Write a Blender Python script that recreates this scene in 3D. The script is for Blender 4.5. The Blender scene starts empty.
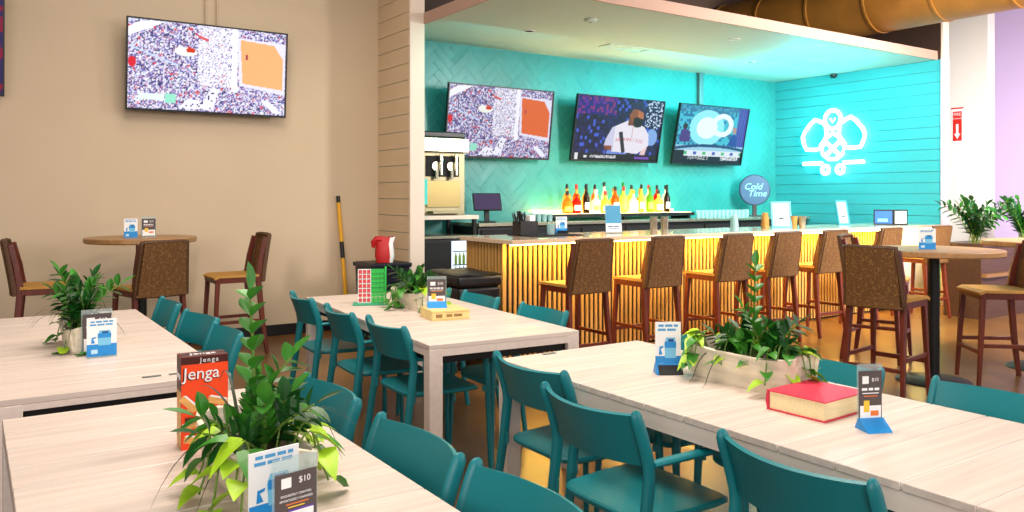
import bpy, math, random
from math import sin, cos, pi, radians, atan2, hypot, sqrt
from mathutils import Vector, Matrix

S = bpy.context.scene
COL = S.collection
R = random.Random(7)

# ------------------------------------------------------------------ materials
def lin(c):
    return tuple((v / 12.92 if v <= .04045 else ((v + .055) / 1.055) ** 2.4) for v in (x / 255 for x in c))

def _base(name):
    m = bpy.data.materials.new(name)
    m.use_nodes = True
    nt = m.node_tree
    b = nt.nodes['Principled BSDF']
    return m, nt, b

def mat(name, rgb, rough=.5, metal=0, noise=0, nscale=8, trans=0, spec=.5, bump=0, bscale=60, alpha=1):
    m, nt, b = _base(name)
    c = lin(rgb)
    b.inputs['Base Color'].default_value = (*c, 1)
    b.inputs['Roughness'].default_value = rough
    b.inputs['Metallic'].default_value = metal
    b.inputs['Specular IOR Level'].default_value = spec
    b.inputs['Transmission Weight'].default_value = trans
    if noise or bump:
        tc = nt.nodes.new('ShaderNodeTexCoord')
    if noise:
        n = nt.nodes.new('ShaderNodeTexNoise'); n.inputs['Scale'].default_value = nscale
        n.inputs['Detail'].default_value = 6
        nt.links.new(tc.outputs['Object'], n.inputs['Vector'])
        r = nt.nodes.new('ShaderNodeValToRGB')
        r.color_ramp.elements[0].position = .3; r.color_ramp.elements[1].position = .7
        r.color_ramp.elements[0].color = (*[x * (1 - noise) for x in c], 1)
        r.color_ramp.elements[1].color = (*[min(1, x * (1 + noise)) for x in c], 1)
        nt.links.new(n.outputs['Fac'], r.inputs['Fac'])
        nt.links.new(r.outputs['Color'], b.inputs['Base Color'])
    if bump:
        n2 = nt.nodes.new('ShaderNodeTexNoise'); n2.inputs['Scale'].default_value = bscale
        nt.links.new(tc.outputs['Object'], n2.inputs['Vector'])
        bp = nt.nodes.new('ShaderNodeBump'); bp.inputs['Strength'].default_value = bump
        bp.inputs['Distance'].default_value = .01
        nt.links.new(n2.outputs['Fac'], bp.inputs['Height'])
        nt.links.new(bp.outputs['Normal'], b.inputs['Normal'])
    return m

def emit(name, rgb, strength):
    m, nt, b = _base(name)
    b.inputs['Base Color'].default_value = (.0, .0, .0, 1)
    b.inputs['Emission Color'].default_value = (*lin(rgb), 1)
    b.inputs['Emission Strength'].default_value = strength
    return m

def wood(name, rgb, amt=.25, rough=.45, axis='X', scale=14, stretch=18):
    """streaky grain running along one object axis"""
    m, nt, b = _base(name)
    tc = nt.nodes.new('ShaderNodeTexCoord'); mp = nt.nodes.new('ShaderNodeMapping')
    sc = {'X': (1 / stretch, 1, 1), 'Y': (1, 1 / stretch, 1), 'Z': (1, 1, 1 / stretch)}[axis]
    mp.inputs['Scale'].default_value = sc
    n = nt.nodes.new('ShaderNodeTexNoise'); n.inputs['Scale'].default_value = scale * 4
    n.inputs['Detail'].default_value = 5
    r = nt.nodes.new('ShaderNodeValToRGB'); c = lin(rgb)
    r.color_ramp.elements[0].position = .32; r.color_ramp.elements[1].position = .68
    r.color_ramp.elements[0].color = (*[x * (1 - amt) for x in c], 1)
    r.color_ramp.elements[1].color = (*[min(1, x * (1 + amt * .6)) for x in c], 1)
    nt.links.new(tc.outputs['Object'], mp.inputs['Vector']); nt.links.new(mp.outputs['Vector'], n.inputs['Vector'])
    nt.links.new(n.outputs['Fac'], r.inputs['Fac']); nt.links.new(r.outputs['Color'], b.inputs['Base Color'])
    b.inputs['Roughness'].default_value = rough
    return m

def weave(name, dark, light, scale):
    m, nt, b = _base(name)
    tc = nt.nodes.new('ShaderNodeTexCoord'); mp = nt.nodes.new('ShaderNodeMapping')
    mp.inputs['Rotation'].default_value = (0, 0, 0)
    ck = nt.nodes.new('ShaderNodeTexChecker'); ck.inputs['Scale'].default_value = scale
    n = nt.nodes.new('ShaderNodeTexNoise'); n.inputs['Scale'].default_value = scale * .6; n.inputs['Detail'].default_value = 3
    mx = nt.nodes.new('ShaderNodeMix'); mx.data_type = 'RGBA'
    r = nt.nodes.new('ShaderNodeValToRGB')
    r.color_ramp.elements[0].position = .50; r.color_ramp.elements[1].position = .76
    r.color_ramp.elements[0].color = (0, 0, 0, 1); r.color_ramp.elements[1].color = (1, 1, 1, 1)
    ck.inputs['Color1'].default_value = (*lin(dark), 1)
    ck.inputs['Color2'].default_value = (*[x * 1.7 for x in lin(dark)], 1)
    nt.links.new(tc.outputs['Object'], ck.inputs['Vector']); nt.links.new(tc.outputs['Object'], n.inputs['Vector'])
    nt.links.new(n.outputs['Fac'], r.inputs['Fac'])
    ml = nt.nodes.new('ShaderNodeMath'); ml.operation = 'MULTIPLY'
    nt.links.new(r.outputs['Color'], ml.inputs[0]); nt.links.new(ck.outputs['Fac'], ml.inputs[1])
    nt.links.new(ml.outputs[0], mx.inputs['Factor'])
    nt.links.new(ck.outputs['Color'], mx.inputs['A']); mx.inputs['B'].default_value = (*lin(light), 1)
    nt.links.new(mx.outputs['Result'], b.inputs['Base Color'])
    bp = nt.nodes.new('ShaderNodeBump'); bp.inputs['Strength'].default_value = .5; bp.inputs['Distance'].default_value = .004
    nt.links.new(ck.outputs['Fac'], bp.inputs['Height']); nt.links.new(bp.outputs['Normal'], b.inputs['Normal'])
    b.inputs['Roughness'].default_value = .7
    return m

def clear(name, tint=(235, 245, 245), op=.22):
    m, nt, b = _base(name)
    nt.nodes.remove(b)
    out = nt.nodes['Material Output']
    tr = nt.nodes.new('ShaderNodeBsdfTransparent'); tr.inputs['Color'].default_value = (*lin(tint), 1)
    gl = nt.nodes.new('ShaderNodeBsdfPrincipled'); gl.inputs['Base Color'].default_value = (*lin(tint), 1)
    gl.inputs['Roughness'].default_value = .05
    mx = nt.nodes.new('ShaderNodeMixShader'); mx.inputs[0].default_value = op
    nt.links.new(tr.outputs[0], mx.inputs[1]); nt.links.new(gl.outputs[0], mx.inputs[2]); nt.links.new(mx.outputs[0], out.inputs['Surface'])
    return m

def liquor(name, rgb):
    """coloured glass that lets light from behind through"""
    m, nt, b = _base(name)
    nt.nodes.remove(b)
    out = nt.nodes['Material Output']
    c = lin(rgb)
    tl = nt.nodes.new('ShaderNodeBsdfTransparent'); tl.inputs['Color'].default_value = (*[min(1, .12 + x) for x in c], 1)
    df = nt.nodes.new('ShaderNodeBsdfTranslucent'); df.inputs['Color'].default_value = (*c, 1)
    gl = nt.nodes.new('ShaderNodeBsdfPrincipled'); gl.inputs['Base Color'].default_value = (*c, 1)
    gl.inputs['Roughness'].default_value = .06
    m1 = nt.nodes.new('ShaderNodeMixShader'); m1.inputs[0].default_value = .5
    m2 = nt.nodes.new('ShaderNodeMixShader'); m2.inputs[0].default_value = .35
    nt.links.new(tl.outputs[0], m1.inputs[1]); nt.links.new(df.outputs[0], m1.inputs[2])
    nt.links.new(m1.outputs[0], m2.inputs[1]); nt.links.new(gl.outputs[0], m2.inputs[2])
    nt.links.new(m2.outputs[0], out.inputs['Surface'])
    return m

def screen_mat(name, strength):
    m, nt, b = _base(name)
    at = nt.nodes.new('ShaderNodeVertexColor'); at.layer_name = 'picture'
    b.inputs['Base Color'].default_value = (.01, .01, .01, 1); b.inputs['Roughness'].default_value = .45; b.inputs['Specular IOR Level'].default_value = .12
    nt.links.new(at.outputs['Color'], b.inputs['Emission Color']); b.inputs['Emission Strength'].default_value = strength
    return m

M = {}
M['teal'] = mat('teal_plastic', (8, 122, 130), .42, bump=.05, bscale=300)
M['table'] = wood('whitewashed_wood', (218, 202, 190), .13, .42, 'X', 10, 26)
M['table_apron'] = wood('whitewashed_wood_apron', (226, 210, 198), .06, .45, 'Y', 10, 26)
M['walnut'] = wood('reddish_stained_wood', (102, 38, 20), .35, .4, 'Z', 14, 14)
M['cane'] = weave('woven_cane', (88, 56, 20), (176, 134, 76), 110)
M['cane_edge'] = mat('cane_binding', (84, 52, 22), .6, noise=.3, nscale=60)
M['seatweave'] = weave('woven_seat', (168, 122, 52), (200, 160, 80), 90)
M['oak'] = wood('oak_tabletop', (176, 132, 84), .22, .4, 'X', 8, 12)
M['slat'] = wood('oak_slat', (206, 156, 84), .18, .5, 'Z', 12, 16)
M['slat_back'] = mat('dark_backing', (12, 7, 4), .9)
M['counter'] = mat('pale_stone', (214, 188, 160), .12, noise=.06, nscale=30)
M['beige'] = mat('beige_paint', (212, 192, 162), .75, noise=.025, nscale=1.5)
M['shiplap'] = mat('beige_shiplap', (220, 195, 160), .6, noise=.03, nscale=3)
M['shiplap_cyan_lit'] = mat('white_shiplap_cyan_lit', (58, 156, 160), .5, noise=.03, nscale=3)  # cyan bar light on white boards, put into the base colour
M['white'] = mat('white_paint', (235, 230, 224), .55)
M['whitetrim'] = mat('cream_trim', (236, 218, 200), .5)
M['lilac'] = mat('lilac_paint', (216, 196, 236), .7)
M['ceil'] = mat('ceiling_paint', (188, 202, 190), .7)
M['darkbrown'] = mat('dark_brown_paint', (58, 40, 28), .7, noise=.15, nscale=2)
M['darkceil'] = mat('dark_open_ceiling', (34, 26, 18), .9, noise=.3, nscale=2)
M['duct'] = mat('golden_duct', (138, 92, 32), .45, .2, noise=.18, nscale=3)
M['tile'] = mat('glazed_tile', (44, 138, 134), .38, noise=.10, nscale=4)
M['grout'] = mat('grout', (96, 172, 166), .7)
M['black'] = mat('black_plastic', (14, 14, 16), .4)
M['blackmatte'] = mat('black_matte', (20, 20, 22), .75)
M['leather'] = mat('black_vinyl', (16, 16, 18), .38, bump=.4, bscale=14)
M['navy'] = mat('navy_plastic', (22, 26, 44), .45)
M['steel'] = mat('brushed_steel', (150, 142, 112), .4, .8, noise=.05, nscale=40)
M['steel_light'] = mat('bright_steel', (196, 188, 166), .25, .85)
M['grey'] = mat('grey_metal', (110, 122, 124), .4, .6)
M['iron'] = mat('black_iron', (18, 17, 18), .5, .3)
M['dough'] = wood('whitewashed_trough_wood', (232, 220, 196), .2, .7, 'Y', 9, 10)
M['soil'] = mat('soil', (40, 28, 18), .95)
M['g1'] = mat('leaf_dark_green', (26, 84, 26), .38, noise=.35, nscale=12)
M['g2'] = mat('leaf_mid_green', (58, 130, 36), .4, noise=.3, nscale=12)
M['g3'] = mat('leaf_lime', (172, 214, 44), .42, noise=.25, nscale=16)
M['blade'] = mat('leaf_blade_olive', (40, 52, 24), .5)
M['stem'] = mat('plant_stem', (104, 134, 50), .55)
M['acrylic'] = clear('clear_acrylic')
M['glass'] = clear('drinking_glass', (225, 245, 245), .3)
M['amberglass'] = clear('amber_cup', (235, 190, 110), .45)
M['paper'] = mat('white_paper', (244, 244, 244), .6)
M['blue'] = mat('print_blue', (28, 140, 214), .5)
M['lblue'] = mat('print_light_blue', (120, 196, 232), .5)
M['dblue'] = mat('print_dark_blue', (18, 66, 130), .5)
M['card'] = mat('print_charcoal', (82, 72, 72), .55)
M['orange'] = mat('print_orange', (236, 120, 40), .5)
M['yellow'] = mat('print_yellow', (240, 200, 60), .5)
M['purple'] = mat('print_purple', (96, 60, 160), .5)
M['red'] = mat('print_red', (200, 30, 34), .5)
M['jred'] = mat('carton_orange_red', (244, 72, 20), .45, noise=.1, nscale=10)
M['jdark'] = mat('carton_dark_red', (70, 20, 14), .45)
M['jwood'] = wood('printed_wood_blocks', (226, 170, 96), .25, .5, 'X', 10, 6)
M['book'] = mat('red_book_cloth', (214, 44, 74), .55, noise=.08, nscale=20)
M['pages'] = wood('book_page_edges', (244, 226, 176), .12, .8, 'X', 60, 40)
M['pine'] = wood('pale_game_box_wood', (236, 210, 140), .12, .55, 'X', 9, 10)
M['gpink'] = mat('game_red_plastic', (232, 70, 80), .4)
M['ggreen'] = mat('game_green_plastic', (40, 200, 80), .4)
M['gbase'] = mat('game_teal_base', (40, 160, 120), .45)
M['poley'] = mat('yellow_fibreglass', (238, 176, 30), .45)
M['terracotta'] = mat('terracotta', (196, 92, 56), .7)
M['planterwood'] = wood('dark_planter_wood', (66, 40, 24), .3, .5, 'X', 8, 12)
M['warmstrip'] = emit('warm_led', (255, 205, 88), 170)
M['shelfstrip'] = emit('warm_shelf_led', (255, 206, 110), 45)
M['shelfpanel'] = emit('lit_shelf_panel', (255, 226, 150), 8)
M['neon'] = emit('neon_tube', (140, 250, 255), 13)
M['cooler'] = emit('lit_cooler_interior', (220, 236, 250), 1.6)
M['pos'] = emit('register_screen_glow', (62, 30, 84), .9)
M['downlight'] = emit('downlight_lens', (255, 236, 200), .8)
M['signred'] = mat('sign_red', (206, 40, 30), .5)
M['coldblue'] = mat('sign_blue_face', (0, 78, 116), .4)
M['tapgreen'] = emit('machine_indicator_teal', (60, 220, 200), 1.0)
M['floor'] = None

def floor_mat():
    m, nt, b = _base('polished_concrete')
    tc = nt.nodes.new('ShaderNodeTexCoord')
    n = nt.nodes.new('ShaderNodeTexNoise'); n.inputs['Scale'].default_value = 1.1; n.inputs['Detail'].default_value = 8
    nt.links.new(tc.outputs['Object'], n.inputs['Vector'])
    r = nt.nodes.new('ShaderNodeValToRGB')
    r.color_ramp.elements[0].position = .3; r.color_ramp.elements[1].position = .72
    r.color_ramp.elements[0].color = (*lin((80, 54, 26)), 1); r.color_ramp.elements[1].color = (*lin((134, 92, 44)), 1)
    nt.links.new(n.outputs['Fac'], r.inputs['Fac']); nt.links.new(r.outputs['Color'], b.inputs['Base Color'])
    b.inputs['Roughness'].default_value = .28
    return m
M['floor'] = floor_mat()

# ------------------------------------------------------------------ mesh builder
class MB:
    def __init__(s): s.v = []; s.f = []; s.mi = []
    def add(s, vs, fs, mi=0, T=None):
        o = len(s.v)
        s.v += [tuple(T @ Vector(p)) for p in vs] if T else [tuple(p) for p in vs]
        for f in fs:
            s.f.append(tuple(i + o for i in f)); s.mi.append(mi)
        return s
    def box(s, x0, x1, y0, y1, z0, z1, mi=0, T=None):
        v = [(x0,y0,z0),(x1,y0,z0),(x1,y1,z0),(x0,y1,z0),(x0,y0,z1),(x1,y0,z1),(x1,y1,z1),(x0,y1,z1)]
        f = [(0,3,2,1),(4,5,6,7),(0,1,5,4),(1,2,6,5),(2,3,7,6),(3,0,4,7)]
        return s.add(v, f, mi, T)
    def bar(s, a, b, wa, da, wb=None, db=None, mi=0, side=(1, 0, 0)):
        """tapered rectangular bar from a to b; w across `side`, d across the other"""
        a, b = Vector(a), Vector(b); wb = wb or wa; db = db or da
        t = (b - a).normalized(); u = Vector(side); u = (u - t * u.dot(t)).normalized(); w = t.cross(u)
        v = []
        for p, W, D in ((a, wa, da), (b, wb, db)):
            for q, r in ((-1,-1),(1,-1),(1,1),(-1,1)): v.append(p + u * (q * W / 2) + w * (r * D / 2))
        return s.add(v, [(0,3,2,1),(4,5,6,7),(0,1,5,4),(1,2,6,5),(2,3,7,6),(3,0,4,7)], mi)
    def sweep(s, pts, w, d, side=(1, 0, 0), mi=0, closed=False, round_n=0, taper=None):
        """rectangular (or elliptical when round_n) section swept along pts"""
        pts = [Vector(p) for p in pts]; n = len(pts); sd = Vector(side); rings = []
        if round_n: sec = [(cos(2*pi*k/round_n)/2, sin(2*pi*k/round_n)/2) for k in range(round_n)]
        else: sec = [(-.5,-.5),(.5,-.5),(.5,.5),(-.5,.5)]
        v = []
        for i, p in enumerate(pts):
            if closed: t = pts[(i+1) % n] - pts[i-1]
            else: t = pts[min(i+1, n-1)] - pts[max(i-1, 0)]
            t.normalize(); u = sd - t * sd.dot(t)
            if u.length < 1e-4: u = Vector((0, 1, 0)) - t * t.y
            u.normalize(); q = t.cross(u); k = taper[i] if taper else 1
            for a, b in sec: v.append(p + u * a * w * k + q * b * d * k)
        m = len(sec); f = []
        for i in range(n if closed else n - 1):
            for j in range(m):
                a = i*m + j; b = i*m + (j+1) % m; i2 = ((i+1) % n) * m
                f.append((a, b, i2 + (j+1) % m, i2 + j))
        if not closed:
            f.append(tuple(reversed(range(m)))); f.append(tuple(range((n-1)*m, n*m)))
        return s.add(v, f, mi)
    def tube(s, pts, r, n=8, mi=0, closed=False, taper=None):
        return s.sweep(pts, 2*r, 2*r, (0.13, .2, 1), mi, closed, n, taper)
    def lathe(s, prof, n=20, c=(0, 0, 0), mi=0, T=None):
        """prof: (r, z) bottom to top"""
        v = []; f = []
        for r, z in prof:
            for k in range(n): v.append((c[0] + r*cos(2*pi*k/n), c[1] + r*sin(2*pi*k/n), c[2] + z))
        for i in range(len(prof)-1):
            for k in range(n):
                f.append((i*n+k, i*n+(k+1) % n, (i+1)*n+(k+1) % n, (i+1)*n+k))
        f.append(tuple(reversed(range(n)))); f.append(tuple(range((len(prof)-1)*n, len(prof)*n)))
        return s.add(v, f, mi, T)
    def prism(s, poly, y0, y1, plane='xz', mi=0, T=None):
        """polygon extruded: plane xz -> along y, yz -> along x, xy -> along z"""
        def P(a, b, c): return {'xz': (a, c, b), 'yz': (c, a, b), 'xy': (a, b, c)}[plane]
        n = len(poly)
        v = [P(a, b, y0) for a, b in poly] + [P(a, b, y1) for a, b in poly]
        f = [tuple(range(n)), tuple(reversed(range(n, 2*n)))] + [(i, n+i, n+(i+1) % n, (i+1) % n) for i in range(n)]
        return s.add(v, f, mi, T)
    def sheet(s, fn, nu, nv, th=0, mi=0):
        """surface fn(u,v)->point; th gives thickness along the -normal"""
        g = [[Vector(fn(i/nu, j/nv)) for i in range(nu+1)] for j in range(nv+1)]
        v = [p for row in g for p in row]; W = nu+1
        f = [(j*W+i, j*W+i+1, (j+1)*W+i+1, (j+1)*W+i) for j in range(nv) for i in range(nu)]
        if th:
            off = len(v); nn = []
            for j in range(nv+1):
                for i in range(nu+1):
                    du = g[j][min(i+1, nu)] - g[j][max(i-1, 0)]; dv = g[min(j+1, nv)][i] - g[max(j-1, 0)][i]
                    nn.append(du.cross(dv).normalized())
            v = v + [p - q*th for p, q in zip(v, nn)]
            f = f + [tuple(off+k for k in reversed(q)) for q in f]
            edge = [(j*W) for j in range(nv, 0, -1)] + [i for i in range(nu)] + [j*W+nu for j in range(nv)] + [nv*W+i for i in range(nu, 0, -1)]
            for k in range(len(edge)):
                a, b = edge[k], edge[(k+1) % len(edge)]
                f.append((b, a, off+a, off+b))
        return s.add(v, f, mi)
    def text(s, txt, size, T, mi=0, ext=.0004, align='CENTER', shear=0, space=1):
        cu = bpy.data.curves.new('t', 'FONT'); cu.body = txt; cu.size = size; cu.extrude = ext
        cu.align_x = align; cu.align_y = 'CENTER'; cu.shear = shear; cu.resolution_u = 3; cu.space_character = space
        ob = bpy.data.objects.new('t', cu); COL.objects.link(ob)
        dg = bpy.context.evaluated_depsgraph_get(); me = ob.evaluated_get(dg).to_mesh()
        vs = [v.co.copy() for v in me.vertices]; fs = [tuple(p.vertices) for p in me.polygons]
        ob.evaluated_get(dg).to_mesh_clear()
        bpy.data.objects.remove(ob); bpy.data.curves.remove(cu)
        return s.add(vs, fs, mi, T)
    def words(s, T, x0, x1, z, h, mi=0, seed=1, dy=0):
        """a line of small illegible print: one mark per word"""
        rr = random.Random(seed); x = x0
        while x < x1 - h:
            w = min(h*rr.uniform(1.6, 4.5), x1-x)
            s.add([(x, -dy, z-h/2), (x+w, -dy, z-h/2), (x+w, -dy, z+h/2), (x, -dy, z+h/2)], [(0, 1, 2, 3)], mi, T); x += w + h*.6
        return s
    def build(s, name, mats, parent=None, bevel=0, smooth=True, seg=2, loc=None, sub=0):
        me = bpy.data.meshes.new(name)
        me.from_pydata(s.v, [], s.f)
        if not isinstance(mats, (list, tuple)): mats = [mats]
        for m in mats: me.materials.append(m)
        me.polygons.foreach_set('material_index', s.mi)
        me.validate(); me.update()
        if smooth:
            me.shade_smooth(); me.set_sharp_from_angle(angle=radians(38))
        o = bpy.data.objects.new(name, me); COL.objects.link(o)
        if parent: o.parent = parent
        if loc: o.location = loc
        if bevel:
            b = o.modifiers.new('bevel', 'BEVEL'); b.width = bevel; b.segments = seg; b.limit_method = 'ANGLE'; b.angle_limit = radians(40)
        if sub:
            b = o.modifiers.new('sub', 'SUBSURF'); b.levels = sub; b.render_levels = sub
        return o

def thing(name, label, cat, loc=(0, 0, 0), rz=0, group=None):
    o = bpy.data.objects.new(name, None); COL.objects.link(o)
    o.empty_display_size = .1; o.location = loc; o.rotation_euler = (0, 0, rz)
    return tag(o, label, cat, group)
def tag(o, label, cat, group=None):
    o['label'] = label; o['category'] = cat
    if group: o['group'] = group
    return o
def struct(mb, name, mats, label=None, **k):
    o = mb.build(name, mats, **k); o['kind'] = 'structure'
    if label: o['label'] = label
    return o
def dup(root, loc, rz, label, group=None):
    r = root.copy(); COL.objects.link(r); r.location = loc; r.rotation_euler = (0, 0, rz); r['label'] = label
    if group: r['group'] = group
    def rec(a, b):
        for ch in list(a.children):
            c = ch.copy(); COL.objects.link(c); c.parent = b
            rec(ch, c)
    rec(root, r)
    return r
def face(fx, fy): return atan2(-fx, fy)
def TR(x, y, z, rz=0, rx=0): return Matrix.Translation((x, y, z)) @ Matrix.Rotation(rz, 4, 'Z') @ Matrix.Rotation(rx, 4, 'X')
def UP(x, y, z): return Matrix.Translation((x, y, z)) @ Matrix.Rotation(pi/2, 4, 'X')   # text standing up, facing -y

# ------------------------------------------------------------------ the room
YW, XR, XC, YC, ZS = 8.48, 10.8, 3.86, 7.68, 3.30
struct(MB().box(-5, 16, -4, 9.2, -.1, 0), 'floor', M['floor'], smooth=False)
struct(MB().box(-5, 16, 1.5, 9.2, 5.0, 5.1), 'ceiling', M['darkceil'], smooth=False)
struct(MB().box(-5, XC, YW, YW+.15, 0, 5), 'wall_back', M['beige'], smooth=False)
b = MB().box(-5, XC-.012, YW-.014, YW, 0, .115)
struct(b, 'baseboard_back', M['black'], bevel=.003)
# left shiplap partition: boards on a core, plain end face
b = MB().box(XC+.012, XC+.15, YC+.01, YW+.15, 0, 5, 1)
z = 0.0
while z < 4.99:
    b.box(XC, XC+.02, YC+.022, YW, z+.0025, min(z+.176, 5), 0); z += .18
b.box(XC-.004, XC+.165, YC-.012, YC+.022, 0, 5, 2)
struct(b, 'wall_left', [M['shiplap'], M['grout'], M['whitetrim']], smooth=False)
struct(MB().box(XC-.016, XC-.005, YC, YW-.016, 0, .115), 'baseboard_left', M['black'])
# herringbone tiled bar wall
def clip(poly, x0, x1, z0, z1):
    for ax, lim, sg in ((0, x0, 1), (0, x1, -1), (1, z0, 1), (1, z1, -1)):
        out = []
        for i in range(len(poly)):
            p, q = poly[i], poly[(i+1) % len(poly)]
            a, c = (p[ax]-lim)*sg, (q[ax]-lim)*sg
            if a >= 0: out.append(p)
            if (a > 0 > c) or (a < 0 < c):
                t = a/(a-c); out.append((p[0]+(q[0]-p[0])*t, p[1]+(q[1]-p[1])*t))
        poly = out
        if len(poly) < 3: return None
    return poly
b = MB().box(XC+.15, XR+.2, YW, YW+.15, 0, ZS, 1)
L, W, g = .30, .10, .005
c45 = sqrt(.5)
for i in range(-70, 70):
    for j in range(-30, 30):
        # block herringbone with 1:3 tiles
        ox = i*W + j*L; oz = i*W - j*L
        for (x0, x1, z0, z1) in ((ox, ox+L, oz, oz+W), (ox, ox+W, oz+W, oz+W+L)):
            q = [(x0+g/2, z0+g/2), (x1-g/2, z0+g/2), (x1-g/2, z1-g/2), (x0+g/2, z1-g/2)]
            q = [(7.4+(a-e)*c45, 2.2+(a+e)*c45) for a, e in q]
            q = clip(q, XC+.15, XR, 1.0, ZS-.005)
            if q:
                tilt = R.uniform(-.0012, .0012)
                b.add([(a, YW-.004+tilt*k, e) for k, (a, e) in enumerate(q)], [tuple(range(len(q)))], 0)
struct(b, 'wall_bar', [M['tile'], M['grout']], smooth=False)
struct(MB().box(XC+.15, XR+.2, YW, YW+.15, ZS, 5), 'wall_upper', M['darkbrown'], smooth=False)
# right shiplap wall, white boards with the cyan light painted in
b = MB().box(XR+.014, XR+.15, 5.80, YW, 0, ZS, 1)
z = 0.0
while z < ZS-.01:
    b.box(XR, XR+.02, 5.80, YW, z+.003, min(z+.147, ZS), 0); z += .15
struct(b, 'wall_right', [M['shiplap_cyan_lit'], M['grey']], smooth=False)
struct(MB().box(XR-.012, XR+.16, 5.765, 5.80, 0, ZS+.02), 'trim_1', mat('white_trim_purple_lit', (210, 188, 194), .5), bevel=.003)  # pink tint of purple light painted into the trim colour
struct(MB().box(XR, XR+.15, 5.80, YW, ZS, 5), 'wall_right_upper', M['darkbrown'], smooth=False)
struct(MB().box(XR+.0, XR+.15, 5.772, 5.80, ZS+.02, 5), 'trim_2', M['whitetrim'], smooth=False)
# bar soffit: ceiling slab with cream fascia
b = MB().box(XC+.17, XR, 5.87, YW, ZS, ZS+.10, 0)
b.box(XC+.176, XR, 5.845, 5.87, ZS-.004, ZS+.115, 1)
b.box(XC+.155, XC+.175, 5.845, YW, ZS-.004, ZS+.115, 1)
struct(b, 'ceiling_bar', [M['ceil'], mat('fascia_paint', (184, 150, 132), .65)], smooth=False)
# walls to the right of the bar
struct(MB().box(12.0, 12.2, 5.78, 9, 0, 5), 'wall_side', M['white'], smooth=False)
struct(MB().box(13.4, 13.6, -2, 9, 0, 5), 'wall_lilac', M['lilac'], smooth=False)
struct(MB().box(XR+.15, 13.4, YW, YW+.15, 0, 5), 'wall_passage', M['lilac'], smooth=False)
struct(MB().box(11.985, 12.0, 5.78, YW, 0, .11), 'baseboard_side', M['black'])

# duct
d = thing('air_duct', 'big golden brown round air duct hanging above the bar ceiling', 'duct', (9.55, 5.0, 3.94))
b = MB(); pr = []
n = 28
for k in range(8):
    y0 = -3.2 + k*.82
    b.lathe([(.41, 0), (.41, .79), (.42, .79), (.42, .82), (.41, .82)], n, T=TR(0, y0, 0, 0, -pi/2))
b.build('duct_run', M['duct'], d)
for y in (-2, 1.2): MB().box(-.02, .02, y, y+.03, .41, 1.06).build('hanger_strap', M['iron'], d)
# ceiling fittings of the bar
def downlight(x, y, label, m):
    t = thing('ceiling_light', label, 'ceiling light', (x, y, ZS))
    MB().lathe([(.05, -.004), (.062, -.008), (.07, -.006), (.07, -.001)], 20).build('trim_ring', M['white'], t)
    MB().lathe([(.046, -.005), (.048, -.002)], 20).build('lens', m, t)
    return t
downlight(5.16, 7.35, 'small dark recessed ceiling light over the bar, nearest the column', M['blackmatte'])
downlight(8.86, 7.37, 'small recessed ceiling light above the rightmost bar television', M['blackmatte'])
downlight(7.42, 6.40, 'pale recessed ceiling disc near the front edge of the bar soffit', M['ceil'])
t = thing('smoke_detector', 'round white smoke detector on the bar ceiling', 'smoke detector', (5.34, 6.5, ZS))
MB().lathe([(.035, -.035), (.06, -.028), (.07, -.012), (.07, -.001)], 20).build('cover', M['ceil'], t)
MB().lathe([(.012, -.04), (.014, -.034)], 10).build('indicator', M['grey'], t)
t = thing('ceiling_vent', 'beige slotted air vent in the bar ceiling above the bottles', 'vent', (6.72, 7.5, ZS))
b = MB().box(-.34, .34, -.11, -.09, -.012, -.001).box(-.34, .34, .09, .11, -.012, -.001).box(-.34, -.32, -.09, .09, -.012, -.001).box(.32, .34, -.09, .09, -.012, -.001)
b.build('frame', M['ceil'], t)
b = MB()
for k in range(7): b.bar((-.32, -.078+k*.026, -.007), (.32, -.078+k*.026, -.007), .014, .003)
b.build('slat', mat('vent_slat', (150, 118, 70), .5), t)
t = thing('security_camera', 'tiny black dome camera at the top of the neon wall', 'camera', (XR-.06, 7.38, 3.28))
MB().lathe([(.01, -.05), (.035, -.04), (.045, -.015), (.045, 0)], 16).build('dome', M['black'], t)
MB().box(-.02, .06, -.03, .03, 0, .02).build('bracket', M['grey'], t)

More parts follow.
